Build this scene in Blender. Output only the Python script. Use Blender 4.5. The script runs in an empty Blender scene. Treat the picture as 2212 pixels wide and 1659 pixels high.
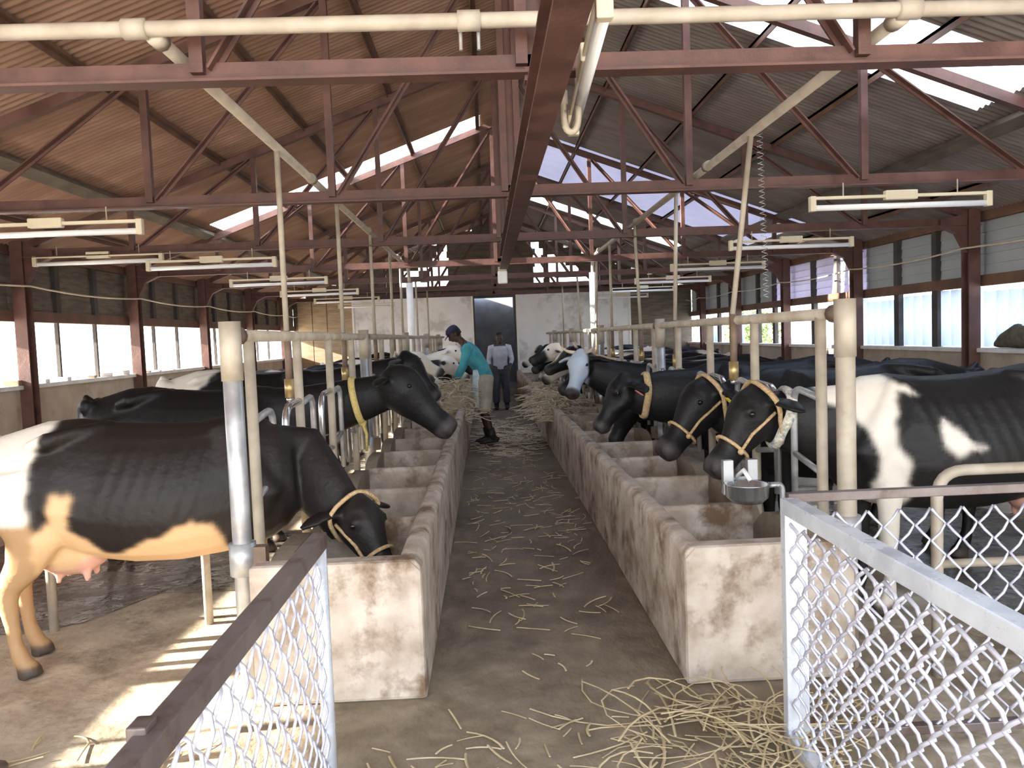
import bpy, math, random
from mathutils import Vector, Matrix, noise

# ------------------------------------------------------------------ camera, sky, sun, exposure
SC = bpy.context.scene
COL = SC.collection
CAM_H = 1.65
cam = bpy.data.cameras.new('camera')
cam.sensor_width = 36.0
cam.lens = 36.0 * 1700.0 / 2212.0
cam.clip_start, cam.clip_end = 0.05, 500
camo = bpy.data.objects.new('camera', cam)
COL.objects.link(camo)
camo.matrix_world = (Matrix.Translation((0, 0, CAM_H)) @ Matrix.Rotation(-0.0307, 4, 'Z')
                     @ Matrix.Rotation(math.pi / 2 - 0.0602, 4, 'X') @ Matrix.Rotation(-0.038, 4, 'Z'))
SC.camera = camo

SKY_STRENGTH = 3.0
SUN_STRENGTH = 24.0
world = bpy.data.worlds.new('World')
SC.world = world
world.use_nodes = True
wn = world.node_tree
wn.nodes.clear()
wo = wn.nodes.new('ShaderNodeOutputWorld')
wb = wn.nodes.new('ShaderNodeBackground')
wc = wn.nodes.new('ShaderNodeTexCoord')
wsx = wn.nodes.new('ShaderNodeSeparateXYZ')
wr = wn.nodes.new('ShaderNodeValToRGB')
wn.links.new(wc.outputs['Generated'], wsx.inputs[0])
wn.links.new(wsx.outputs['Z'], wr.inputs['Fac'])
wr.color_ramp.elements[0].color = (0.98, 0.97, 0.95, 1)
wr.color_ramp.elements[1].color = (0.50, 0.70, 1.0, 1)
wn.links.new(wr.outputs['Color'], wb.inputs['Color'])
wb.inputs['Strength'].default_value = SKY_STRENGTH
wn.links.new(wb.outputs[0], wo.inputs[0])

sun = bpy.data.lights.new('sun', 'SUN')
sun.energy = SUN_STRENGTH
sun.color = (1.0, 0.93, 0.82)
sun.angle = 0.012
suno = bpy.data.objects.new('sun', sun)
COL.objects.link(suno)
suno.location = (-25, -3, 12)
suno.rotation_euler = Vector((1.0, 0.12, -0.355)).to_track_quat('-Z', 'Y').to_euler()

SC.view_settings.view_transform = 'Standard'
SC.view_settings.look = 'None'
SC.view_settings.exposure = 1.25
SC.view_settings.gamma = 1.0
SC.view_settings.use_curve_mapping = False
SC.cycles.max_bounces = 10
SC.cycles.diffuse_bounces = 6
SC.cycles.transparent_max_bounces = 12
SC.cycles.sample_clamp_indirect = 6.0
SC.cycles.use_denoising = True

R = random.Random(7)
ORD = ['first', 'second', 'third', 'fourth', 'fifth', 'sixth', 'seventh', 'eighth', 'ninth', 'tenth', 'eleventh',
       'twelfth', 'thirteenth', 'fourteenth', 'fifteenth', 'sixteenth', 'seventeenth', 'eighteenth', 'nineteenth', 'twentieth']


# ------------------------------------------------------------------ materials
def nmat(name, c1, c2, scale=4.0, rough=(0.6, 0.85), metal=0.0, bump=0.0, bscale=40.0, c3=None, s3=1.2, t3=(0.5, 0.62),
         stretch=(1, 1, 1), detail=6, ramp=(0.35, 0.65), coat_spec=0.4):
    m = bpy.data.materials.new(name)
    m.use_nodes = True
    nt = m.node_tree
    b = nt.nodes['Principled BSDF']
    tc = nt.nodes.new('ShaderNodeTexCoord')
    mp = nt.nodes.new('ShaderNodeMapping')
    mp.inputs['Scale'].default_value = stretch
    nt.links.new(tc.outputs['Object'], mp.inputs['Vector'])
    n = nt.nodes.new('ShaderNodeTexNoise')
    n.inputs['Scale'].default_value = scale
    n.inputs['Detail'].default_value = detail
    nt.links.new(mp.outputs[0], n.inputs['Vector'])
    r = nt.nodes.new('ShaderNodeValToRGB')
    r.color_ramp.elements[0].position, r.color_ramp.elements[1].position = ramp
    r.color_ramp.elements[0].color = (*c1, 1)
    r.color_ramp.elements[1].color = (*c2, 1)
    nt.links.new(n.outputs['Fac'], r.inputs['Fac'])
    col = r.outputs['Color']
    if c3 is not None:
        n3 = nt.nodes.new('ShaderNodeTexNoise')
        n3.inputs['Scale'].default_value = s3
        n3.inputs['Detail'].default_value = 8
        n3.inputs['Roughness'].default_value = 0.65
        nt.links.new(mp.outputs[0], n3.inputs['Vector'])
        r3 = nt.nodes.new('ShaderNodeValToRGB')
        r3.color_ramp.elements[0].position, r3.color_ramp.elements[1].position = t3
        nt.links.new(n3.outputs['Fac'], r3.inputs['Fac'])
        mx = nt.nodes.new('ShaderNodeMix')
        mx.data_type = 'RGBA'
        nt.links.new(r3.outputs['Color'], mx.inputs['Factor'])
        nt.links.new(col, mx.inputs['A'])
        mx.inputs['B'].default_value = (*c3, 1)
        col = mx.outputs['Result']
    nt.links.new(col, b.inputs['Base Color'])
    mr = nt.nodes.new('ShaderNodeMapRange')
    mr.inputs['From Min'].default_value, mr.inputs['From Max'].default_value = 0.3, 0.7
    mr.inputs['To Min'].default_value, mr.inputs['To Max'].default_value = rough
    nt.links.new(n.outputs['Fac'], mr.inputs['Value'])
    nt.links.new(mr.outputs[0], b.inputs['Roughness'])
    b.inputs['Metallic'].default_value = metal
    b.inputs['Specular IOR Level'].default_value = coat_spec
    if bump:
        nb = nt.nodes.new('ShaderNodeTexNoise')
        nb.inputs['Scale'].default_value = bscale
        nb.inputs['Detail'].default_value = 5
        nt.links.new(mp.outputs[0], nb.inputs['Vector'])
        bp = nt.nodes.new('ShaderNodeBump')
        bp.inputs['Strength'].default_value = bump
        bp.inputs['Distance'].default_value = 0.02
        nt.links.new(nb.outputs['Fac'], bp.inputs['Height'])
        nt.links.new(bp.outputs[0], b.inputs['Normal'])
    return m


def sheet_mat(name, col, transp, transl):
    """see-through corrugated plastic: part clear, part milky"""
    m = bpy.data.materials.new(name)
    m.use_nodes = True
    nt = m.node_tree
    nt.nodes.clear()
    o = nt.nodes.new('ShaderNodeOutputMaterial')
    t = nt.nodes.new('ShaderNodeBsdfTransparent')
    l = nt.nodes.new('ShaderNodeBsdfTranslucent')
    d = nt.nodes.new('ShaderNodeBsdfDiffuse')
    n = nt.nodes.new('ShaderNodeTexNoise')
    n.inputs['Scale'].default_value = 3.0
    tc = nt.nodes.new('ShaderNodeTexCoord')
    nt.links.new(tc.outputs['Object'], n.inputs['Vector'])
    r = nt.nodes.new('ShaderNodeValToRGB')
    r.color_ramp.elements[0].color = (*[c * 0.82 for c in col], 1)
    r.color_ramp.elements[1].color = (*col, 1)
    nt.links.new(n.outputs['Fac'], r.inputs['Fac'])
    nt.links.new(r.outputs[0], l.inputs['Color'])
    nt.links.new(r.outputs[0], d.inputs['Color'])
    m1 = nt.nodes.new('ShaderNodeMixShader')
    m1.inputs[0].default_value = transl
    nt.links.new(d.outputs[0], m1.inputs[1])
    nt.links.new(l.outputs[0], m1.inputs[2])
    m2 = nt.nodes.new('ShaderNodeMixShader')
    m2.inputs[0].default_value = transp
    nt.links.new(m1.outputs[0], m2.inputs[1])
    nt.links.new(t.outputs[0], m2.inputs[2])
    nt.links.new(m2.outputs[0], o.inputs[0])
    return m


def coat_mat(name, bump=0.25):
    m = bpy.data.materials.new(name)
    m.use_nodes = True
    nt = m.node_tree
    b = nt.nodes['Principled BSDF']
    a = nt.nodes.new('ShaderNodeAttribute')
    a.attribute_name = 'coat'
    nt.links.new(a.outputs['Color'], b.inputs['Base Color'])
    b.inputs['Roughness'].default_value = 0.52
    b.inputs['Specular IOR Level'].default_value = 0.28
    tc = nt.nodes.new('ShaderNodeTexCoord')
    n = nt.nodes.new('ShaderNodeTexNoise')
    n.inputs['Scale'].default_value = 30
    n.inputs['Detail'].default_value = 6
    nt.links.new(tc.outputs['Object'], n.inputs['Vector'])
    bp = nt.nodes.new('ShaderNodeBump')
    bp.inputs['Strength'].default_value = bump
    bp.inputs['Distance'].default_value = 0.015
    nt.links.new(n.outputs['Fac'], bp.inputs['Height'])
    nt.links.new(bp.outputs[0], b.inputs['Normal'])
    return m


M = {}
M['floor'] = nmat('dirty_concrete', (0.34, 0.28, 0.20), (0.52, 0.45, 0.34), 5, (0.35, 0.85), bump=0.5, bscale=18,
                  c3=(0.20, 0.16, 0.11), s3=2.4, t3=(0.50, 0.66))
M['wet'] = nmat('wet_manure_floor', (0.075, 0.065, 0.05), (0.19, 0.16, 0.12), 6, (0.04, 0.45), bump=0.6, bscale=10,
                c3=(0.04, 0.035, 0.03), s3=2.2, t3=(0.45, 0.6))
M['aisle'] = nmat('aisle_concrete', (0.13, 0.10, 0.07), (0.23, 0.185, 0.13), 7, (0.5, 0.9), bump=0.5, bscale=25,
                  c3=(0.10, 0.075, 0.05), s3=1.6, t3=(0.45, 0.65), stretch=(1, 0.6, 1))
def worn_aisle(m):
    """the aisle gets muddier away from the open end: mud cover by distance and noise"""
    nt = m.node_tree
    b = nt.nodes['Principled BSDF']
    src = b.inputs['Base Color'].links[0].from_socket
    tc = nt.nodes.new('ShaderNodeTexCoord')
    sx = nt.nodes.new('ShaderNodeSeparateXYZ')
    nt.links.new(tc.outputs['Object'], sx.inputs[0])
    n = nt.nodes.new('ShaderNodeTexNoise')
    n.inputs['Scale'].default_value = 2.2
    n.inputs['Detail'].default_value = 7
    nt.links.new(tc.outputs['Object'], n.inputs['Vector'])
    ma = nt.nodes.new('ShaderNodeMath')
    ma.operation = 'MULTIPLY_ADD'
    ma.inputs[1].default_value = 3.2
    nt.links.new(n.outputs['Fac'], ma.inputs[0])
    nt.links.new(sx.outputs['Y'], ma.inputs[2])
    mr = nt.nodes.new('ShaderNodeMapRange')
    mr.inputs['From Min'].default_value, mr.inputs['From Max'].default_value = 4.2, 6.2
    nt.links.new(ma.outputs[0], mr.inputs['Value'])
    mx = nt.nodes.new('ShaderNodeMix')
    mx.data_type = 'RGBA'
    nt.links.new(mr.outputs[0], mx.inputs['Factor'])
    r = nt.nodes.new('ShaderNodeValToRGB')
    r.color_ramp.elements[0].position, r.color_ramp.elements[1].position = 0.35, 0.65
    r.color_ramp.elements[0].color = (0.19, 0.15, 0.10, 1)
    r.color_ramp.elements[1].color = (0.36, 0.30, 0.215, 1)
    n2 = nt.nodes.new('ShaderNodeTexNoise')
    n2.inputs['Scale'].default_value = 4.5
    n2.inputs['Detail'].default_value = 8
    nt.links.new(tc.outputs['Object'], n2.inputs['Vector'])
    nt.links.new(n2.outputs['Fac'], r.inputs['Fac'])
    nt.links.new(r.outputs[0], mx.inputs['A'])
    nt.links.new(src, mx.inputs['B'])
    nt.links.new(mx.outputs['Result'], b.inputs['Base Color'])


worn_aisle(M['aisle'])
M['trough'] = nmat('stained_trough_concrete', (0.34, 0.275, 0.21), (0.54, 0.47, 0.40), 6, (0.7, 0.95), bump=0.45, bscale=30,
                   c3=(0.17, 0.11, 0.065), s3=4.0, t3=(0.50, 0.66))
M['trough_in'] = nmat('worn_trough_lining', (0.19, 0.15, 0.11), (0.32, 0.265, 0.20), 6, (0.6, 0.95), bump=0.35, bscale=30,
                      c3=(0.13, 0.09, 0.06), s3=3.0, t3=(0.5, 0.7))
M['plaster'] = nmat('wall_plaster', (0.40, 0.33, 0.255), (0.52, 0.445, 0.36), 3, (0.8, 0.95), bump=0.2, c3=(0.33, 0.25, 0.18), s3=2.5,
                    t3=(0.55, 0.75))
M['sill'] = nmat('sill_limewash', (0.66, 0.65, 0.62), (0.80, 0.79, 0.77), 5, (0.7, 0.9), bump=0.2)
M['red'] = nmat('red_oxide_steel', (0.080, 0.037, 0.030), (0.138, 0.066, 0.054), 5, (0.4, 0.65), bump=0.1, c3=(0.06, 0.027, 0.02), s3=2.0,
                t3=(0.55, 0.75))
M['purlin'] = nmat('aged_purlin_steel', (0.12, 0.062, 0.04), (0.19, 0.10, 0.067), 4, (0.55, 0.8), bump=0.1, c3=(0.10, 0.06, 0.04))
M['galv'] = nmat('galvanised_pipe', (0.36, 0.37, 0.385), (0.52, 0.53, 0.54), 9, (0.32, 0.55), metal=0.55, c3=(0.36, 0.27, 0.18), s3=4.0,
                 t3=(0.55, 0.75))
M['galv2'] = nmat('dusty_pipe', (0.33, 0.285, 0.22), (0.46, 0.405, 0.325), 7, (0.5, 0.75), metal=0.1, c3=(0.30, 0.20, 0.12), s3=3.0,
                  t3=(0.57, 0.75))
M['pipe'] = nmat('cream_pipe', (0.36, 0.31, 0.25), (0.48, 0.425, 0.355), 6, (0.45, 0.7), c3=(0.36, 0.27, 0.18), s3=3.0, t3=(0.58, 0.75))
M['whitepipe'] = nmat('white_pipe', (0.72, 0.72, 0.72), (0.82, 0.82, 0.82), 6, (0.35, 0.6))
M['chrome'] = nmat('worn_steel', (0.55, 0.56, 0.58), (0.72, 0.73, 0.75), 6, (0.15, 0.35), metal=0.9)
M['wire'] = nmat('chain_link_wire', (0.46, 0.46, 0.54), (0.62, 0.63, 0.72), 12, (0.35, 0.5), metal=0.35)
M['gatebar'] = nmat('sky_tinted_gate_steel', (0.56, 0.60, 0.67), (0.72, 0.77, 0.83), 7, (0.18, 0.38), metal=0.3, c3=(0.45, 0.44, 0.50), s3=3.5,  # paler and bluer than plain steel to carry the skylight reflection
                    t3=(0.6, 0.75))
M['gatedark'] = nmat('dull_gate_steel', (0.13, 0.105, 0.10), (0.21, 0.175, 0.165), 7, (0.35, 0.6), metal=0.2, c3=(0.09, 0.06, 0.05), s3=3.5)
M['roofl'] = nmat('rusty_bounce_lit_roof_sheet', (0.27, 0.15, 0.105), (0.38, 0.235, 0.17), 1.5, (0.6, 0.8), c3=(0.25, 0.15, 0.10), s3=0.8,  # rust, reddened and brightened to carry light bounced off the floor
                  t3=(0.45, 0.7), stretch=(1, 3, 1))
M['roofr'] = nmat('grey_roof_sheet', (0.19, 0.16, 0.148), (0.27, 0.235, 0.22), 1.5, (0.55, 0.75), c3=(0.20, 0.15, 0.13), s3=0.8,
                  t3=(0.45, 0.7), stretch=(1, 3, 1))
M['clear'] = sheet_mat('clear_roof_sheet', (0.9, 0.93, 0.97), 0.80, 0.8)
M['milky'] = sheet_mat('lilac_glare_roof_sheet', (0.62, 0.57, 0.70), 0.0, 0.14)  # roof bay paled to lilac, with reflected light put into its colour
M['bluesheet'] = sheet_mat('blue_wall_sheet', (0.78, 0.85, 0.96), 0.06, 0.68)
M['greysheet'] = sheet_mat('grey_wall_sheet', (0.46, 0.48, 0.50), 0.0, 0.20)
M['glaresheet'] = sheet_mat('glare_tinted_wall_sheet', (0.80, 0.78, 0.92), 0.0, 0.4)  # panels paled and tinted lilac to carry glare on the right wall
M['wood'] = nmat('weathered_boards', (0.11, 0.09, 0.068), (0.19, 0.16, 0.125), 3, (0.75, 0.95), bump=0.3, stretch=(1, 1, 8))
M['woodtan'] = nmat('tan_boards', (0.30, 0.22, 0.14), (0.42, 0.32, 0.22), 3, (0.75, 0.95), bump=0.3, stretch=(1, 1, 8))
M['stud'] = nmat('dark_stud', (0.05, 0.045, 0.045), (0.09, 0.08, 0.075), 4, (0.7, 0.9), bump=0.1)
M['door'] = nmat('white_door_sheet', (0.76, 0.76, 0.78), (0.84, 0.84, 0.86), 2, (0.6, 0.8), c3=(0.55, 0.54, 0.54), s3=1.5)
M['lightwhite'] = nmat('white_enamel', (0.74, 0.74, 0.72), (0.82, 0.82, 0.80), 5, (0.3, 0.5))
M['lightcream'] = nmat('yellowed_enamel', (0.60, 0.53, 0.38), (0.70, 0.63, 0.48), 5, (0.4, 0.6))
M['tube'] = nmat('fluorescent_glass', (0.84, 0.85, 0.87), (0.88, 0.89, 0.9), 5, (0.1, 0.2))
M['cable'] = nmat('cream_cable', (0.55, 0.47, 0.35), (0.66, 0.58, 0.45), 6, (0.5, 0.7))
M['rope'] = nmat('sisal_rope', (0.42, 0.28, 0.14), (0.60, 0.43, 0.24), 60, (0.8, 0.95), bump=0.5, bscale=120)
M['ropey'] = nmat('yellow_rope', (0.55, 0.42, 0.14), (0.68, 0.55, 0.24), 60, (0.8, 0.95), bump=0.5, bscale=120)
M['checkrope'] = nmat('woven_halter_band', (0.42, 0.40, 0.34), (0.75, 0.70, 0.58), 45, (0.8, 0.95), bump=0.4, bscale=120,
                      c3=(0.25, 0.33, 0.42), s3=38, t3=(0.52, 0.58))
M['brass'] = nmat('brass_fitting', (0.46, 0.33, 0.15), (0.60, 0.45, 0.24), 10, (0.3, 0.5), metal=0.6)
M['hose'] = nmat('brown_hose', (0.13, 0.085, 0.06), (0.22, 0.15, 0.11), 10, (0.4, 0.6))
M['straw'] = nmat('straw', (0.40, 0.31, 0.17), (0.58, 0.49, 0.31), 8, (0.6, 0.85))
M['strawpale'] = nmat('pale_straw', (0.50, 0.41, 0.28), (0.68, 0.60, 0.45), 8, (0.6, 0.85))
M['coat'] = coat_mat('cow_coat')
M['eye'] = nmat('cow_eye', (0.006, 0.005, 0.005), (0.012, 0.01, 0.01), 5, (0.08, 0.12))
M['tagy'] = nmat('yellow_ear_tag', (0.75, 0.60, 0.06), (0.80, 0.66, 0.09), 5, (0.4, 0.5))
M['tagp'] = nmat('pink_ear_tag', (0.75, 0.22, 0.20), (0.82, 0.28, 0.26), 5, (0.4, 0.5))
M['skin'] = nmat('dark_skin', (0.055, 0.030, 0.020), (0.075, 0.042, 0.028), 12, (0.45, 0.55))
M['hair'] = nmat('black_hair', (0.008, 0.007, 0.007), (0.014, 0.012, 0.012), 30, (0.6, 0.8))
M['teal'] = nmat('teal_cloth', (0.045, 0.26, 0.32), (0.075, 0.36, 0.42), 8, (0.7, 0.9), bump=0.3, bscale=25)
M['palecloth'] = nmat('pale_blue_cloth', (0.42, 0.58, 0.72), (0.78, 0.82, 0.86), 14, (0.7, 0.9), bump=0.3, bscale=25)
M['khaki'] = nmat('khaki_cloth', (0.34, 0.31, 0.24), (0.45, 0.42, 0.34), 8, (0.7, 0.9), bump=0.3, bscale=25)
M['navy'] = nmat('navy_cloth', (0.022, 0.020, 0.06), (0.035, 0.03, 0.085), 8, (0.7, 0.9))
M['greyshirt'] = nmat('pale_grey_cloth', (0.36, 0.39, 0.44), (0.50, 0.53, 0.58), 8, (0.7, 0.9), bump=0.3, bscale=25)
M['darktrouser'] = nmat('charcoal_cloth', (0.04, 0.04, 0.05), (0.065, 0.065, 0.08), 8, (0.7, 0.9))
M['boot'] = nmat('black_boot', (0.014, 0.012, 0.011), (0.03, 0.025, 0.022), 8, (0.4, 0.6))
M['burlap'] = nmat('dusty_sack', (0.08, 0.075, 0.05), (0.15, 0.14, 0.10), 14, (0.8, 0.95), bump=0.5, bscale=40)
M['paper'] = nmat('pale_scrap', (0.75, 0.74, 0.72), (0.85, 0.84, 0.82), 9, (0.7, 0.9))
M['ground'] = nmat('dry_yard', (0.52, 0.44, 0.34), (0.66, 0.58, 0.47), 0.6, (0.9, 1.0))
M['leaf'] = nmat('bush_leaf', (0.10, 0.17, 0.04), (0.22, 0.30, 0.08), 6, (0.6, 0.8))
M['darkroom'] = nmat('dark_passage', (0.34, 0.33, 0.34), (0.44, 0.43, 0.44), 3, (0.8, 0.95))
M['stone'] = nmat('grey_stone', (0.34, 0.32, 0.30), (0.48, 0.46, 0.43), 6, (0.8, 0.95), bump=0.4, bscale=20)


# ------------------------------------------------------------------ mesh helpers
class MB:
    def __init__(self):
        self.v, self.f = [], []

    def box(self, x0, x1, y0, y1, z0, z1):
        b = len(self.v)
        self.v += [(x0, y0, z0), (x1, y0, z0), (x1, y1, z0), (x0, y1, z0), (x0, y0, z1), (x1, y0, z1), (x1, y1, z1), (x0, y1, z1)]
        self.f += [tuple(b + i for i in q) for q in ((0, 3, 2, 1), (4, 5, 6, 7), (0, 1, 5, 4), (1, 2, 6, 5), (2, 3, 7, 6), (3, 0, 4, 7))]
        return self

    def bar(self, p, q, w, h, up=(0, 0, 1)):
        """rectangular bar from p to q: w sideways, h along up"""
        p, q, up = Vector(p), Vector(q), Vector(up)
        t = (q - p).normalized()
        a = up - t * up.dot(t)
        if a.length < 1e-4:
            a = Vector((1, 0, 0)) - t * t.x
        a.normalize()
        s = t.cross(a)
        b = len(self.v)
        for c in (p, q):
            for i, j in ((-1, -1), (1, -1), (1, 1), (-1, 1)):
                self.v.append(tuple(c + s * (i * w / 2) + a * (j * h / 2)))
        self.f += [tuple(b + i for i in k) for k in ((0, 1, 2, 3), (7, 6, 5, 4), (0, 4, 5, 1), (1, 5, 6, 2), (2, 6, 7, 3), (3, 7, 4, 0))]
        return self

    def loft(self, rings, ref=(0, 0, 1), n=14, egg=0.0, power=1.0, cap=True):
        """rings: (centre, ra, rb): ra along ref, rb sideways"""
        ref = Vector(ref)
        C = [Vector(r[0]) for r in rings]
        N = len(C)
        b = len(self.v)
        for i in range(N):
            t = (C[min(i + 1, N - 1)] - C[max(i - 1, 0)])
            if t.length < 1e-6:
                t = Vector((1, 0, 0))
            t.normalize()
            a = ref - t * ref.dot(t)
            if a.length < 1e-3:
                a = Vector((0, 1, 0)) - t * t.y
            a.normalize()
            s = a.cross(t)
            ra, rb = rings[i][1], rings[i][2]
            for k in range(n):
                th = 2 * math.pi * k / n
                ca, sa = math.cos(th), math.sin(th)
                if power != 1.0:
                    ca = math.copysign(abs(ca) ** power, ca)
                    sa = math.copysign(abs(sa) ** power, sa)
                w = rb * sa * (1 - egg * max(ca, -0.3))
                self.v.append(tuple(C[i] + a * (ra * ca) + s * w))
        for i in range(N - 1):
            for k in range(n):
                k2 = (k + 1) % n
                self.f.append((b + i * n + k, b + i * n + k2, b + (i + 1) * n + k2, b + (i + 1) * n + k))
        if cap:
            self.f.append(tuple(b + k for k in range(n))[::-1])
            self.f.append(tuple(b + (N - 1) * n + k for k in range(n)))
        return self

    def tube(self, pts, r, n=8, closed=False, flat=1.0, ref=None):
        """round tube along a polyline with parallel-transported rings"""
        P = [Vector(p) for p in pts]
        N = len(P)
        T = []
        for i in range(N):
            if closed:
                t = P[(i + 1) % N] - P[(i - 1) % N]
            else:
                t = P[min(i + 1, N - 1)] - P[max(i - 1, 0)]
            T.append(t.normalized() if t.length > 1e-9 else Vector((0, 0, 1)))
        a = Vector(ref) if ref else (Vector((0, 0, 1)) if abs(T[0].z) < 0.8 else Vector((1, 0, 0)))
        b = len(self.v)
        for i in range(N):
            a = a - T[i] * a.dot(T[i])
            if a.length < 1e-5:
                a = Vector((0, 1, 0)) - T[i] * T[i].y
            a.normalize()
            s = T[i].cross(a)
            rr = r[i] if isinstance(r, (list, tuple)) else r
            for k in range(n):
                th = 2 * math.pi * k / n
                self.v.append(tuple(P[i] + a * (rr * math.cos(th)) + s * (rr * flat * math.sin(th))))
        for i in range(N if closed else N - 1):
            j = (i + 1) % N
            for k in range(n):
                k2 = (k + 1) % n
                self.f.append((b + i * n + k, b + i * n + k2, b + j * n + k2, b + j * n + k))
        if not closed:
            self.f.append(tuple(b + k for k in range(n))[::-1])
            self.f.append(tuple(b + (N - 1) * n + k for k in range(n)))
        return self

    def ball(self, c, rx, ry, rz, n=12):
        m = n // 2
        b = len(self.v)
        c = Vector(c)
        self.v.append(tuple(c + Vector((0, 0, rz))))
        for i in range(1, m):
            ph = math.pi * i / m
            for k in range(n):
                th = 2 * math.pi * k / n
                self.v.append((c.x + rx * math.sin(ph) * math.cos(th), c.y + ry * math.sin(ph) * math.sin(th), c.z + rz * math.cos(ph)))
        self.v.append(tuple(c - Vector((0, 0, rz))))
        last = len(self.v) - 1
        for k in range(n):
            k2 = (k + 1) % n
            self.f.append((b, b + 1 + k, b + 1 + k2))
            for i in range(m - 2):
                self.f.append((b + 1 + i * n + k, b + 1 + (i + 1) * n + k, b + 1 + (i + 1) * n + k2, b + 1 + i * n + k2))
            self.f.append((last, b + 1 + (m - 2) * n + k2, b + 1 + (m - 2) * n + k))
        return self

    def prism(self, poly, axis, a0, a1):
        """extrude a 2-D polygon along axis 'x','y' or 'z'"""
        def p3(u, w, a):
            return {'x': (a, u, w), 'y': (u, a, w), 'z': (u, w, a)}[axis]
        b = len(self.v)
        n = len(poly)
        self.v += [p3(u, w, a0) for u, w in poly] + [p3(u, w, a1) for u, w in poly]
        self.f.append(tuple(range(b, b + n)))
        self.f.append(tuple(range(b + 2 * n - 1, b + n - 1, -1)))
        for i in range(n):
            j = (i + 1) % n
            self.f.append((b + i, b + n + i, b + n + j, b + j))
        return self

    def mesh(self, name, mat=None, smooth=False):
        me = bpy.data.meshes.new(name)
        me.from_pydata(self.v, [], self.f)
        me.validate()
        me.update()
        if mat:
            me.materials.append(mat)
        if smooth:
            me.polygons.foreach_set('use_smooth', [True] * len(me.polygons))
        return me

    def build(self, name, mat, parent=None, smooth=False, bevel=0.0):
        o = bpy.data.objects.new(name, self.mesh(name, mat, smooth))
        COL.objects.link(o)
        if parent:
            o.parent = parent
        if bevel:
            bv = o.modifiers.new('bevel', 'BEVEL')
            bv.width = bevel
            bv.segments = 2
            bv.limit_method = 'ANGLE'
        return o


def fix_normals(o):
    import bmesh
    bm = bmesh.new()
    bm.from_mesh(o.data)
    bmesh.ops.recalc_face_normals(bm, faces=bm.faces)
    bm.to_mesh(o.data)
    bm.free()


def tag(o, label=None, cat=None, group=None, kind=None):
    if label:
        o['label'] = label
    if cat:
        o['category'] = cat
    if group:
        o['group'] = group
    if kind:
        o['kind'] = kind
    return o


def thing(name, loc, label, cat, group=None, rz=0.0):
    o = bpy.data.objects.new(name, None)
    COL.objects.link(o)
    o.location = loc
    o.rotation_euler = (0, 0, rz)
    o.empty_display_size = 0.1
    return tag(o, label, cat, group)


def copy_tree(o, parent=None):
    c = o.copy()
    COL.objects.link(c)
    if parent:
        c.parent = parent
    for ch in list(o.children):
        copy_tree(ch, c)
    return c


def arc(p0, p1, p2, n=6):
    """quadratic bend p0 -> p2 with corner p1"""
    p0, p1, p2 = Vector(p0), Vector(p1), Vector(p2)
    return [tuple(p0 * (1 - t) ** 2 + p1 * (2 * t * (1 - t)) + p2 * t * t) for t in [i / n for i in range(n + 1)]]


# ------------------------------------------------------------------ dimensions
XC = 0.275                       # centre line of the barn
XL, XR = -5.90, 6.45             # side walls
YB = 24.5                        # far wall
Y0 = -1.5                        # open end behind the camera
APEX, SLOPE = 5.25, 0.365        # underside of the roof at the ridge
FZ = -0.10                       # stall floor
TY = [3.72 + 3.15 * i for i in range(7)]      # roof trusses
TZ = 2.90                        # bottom chord height


def roof_z(d):
    return APEX - SLOPE * d


# ------------------------------------------------------------------ floor and yard
tag(MB().box(XL - 0.1, -1.13, Y0, YB, FZ - 0.25, FZ).build('floor', M['floor']), kind='structure')
tag(MB().box(1.69, XR + 0.1, Y0, YB, FZ - 0.25, FZ).build('floor', M['floor']), kind='structure')
tag(MB().box(-1.13, 1.69, Y0, YB, FZ - 0.25, 0.0).build('floor_aisle', M['aisle']), kind='structure')
g = MB()
for (x0, x1, y0, y1) in ((-90, XL - 0.1, -90, 120), (XR + 0.1, 90, -90, 120), (XL - 0.1, XR + 0.1, -90, Y0), (XL - 0.1, XR + 0.1, 30, 120)):
    g.box(x0, x1, y0, y1, FZ - 0.4, FZ - 0.06)
tag(g.build('ground_yard', M['ground']), kind='structure')


def puddle(name, cx, cy, rx, ry, z, seed, mat, label):
    rr = random.Random(seed)
    n = 40
    pts = []
    ph = [rr.uniform(0, 6.28) for _ in range(4)]
    for i in range(n):
        t = 2 * math.pi * i / n
        k = 1 + 0.16 * math.sin(3 * t + ph[0]) + 0.12 * math.sin(5 * t + ph[1]) + 0.07 * math.sin(9 * t + ph[2])
        pts.append((cx + rx * k * math.cos(t), cy + ry * k * math.sin(t)))
    mb = MB()
    mb.prism(pts, 'z', z - 0.01, z + 0.006)
    o = mb.build(name, mat)
    fix_normals(o)
    return tag(o, label, 'manure', kind='stuff')


puddle('wet_manure', -3.0, 6.4, 1.9, 1.25, FZ, 3, M['wet'], 'wet dark manure spread over the floor behind the near left cow')
puddle('wet_manure', 4.1, 5.6, 1.6, 2.0, FZ, 8, M['wet'], 'dark manure on the stall floor under the near right cow')


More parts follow.
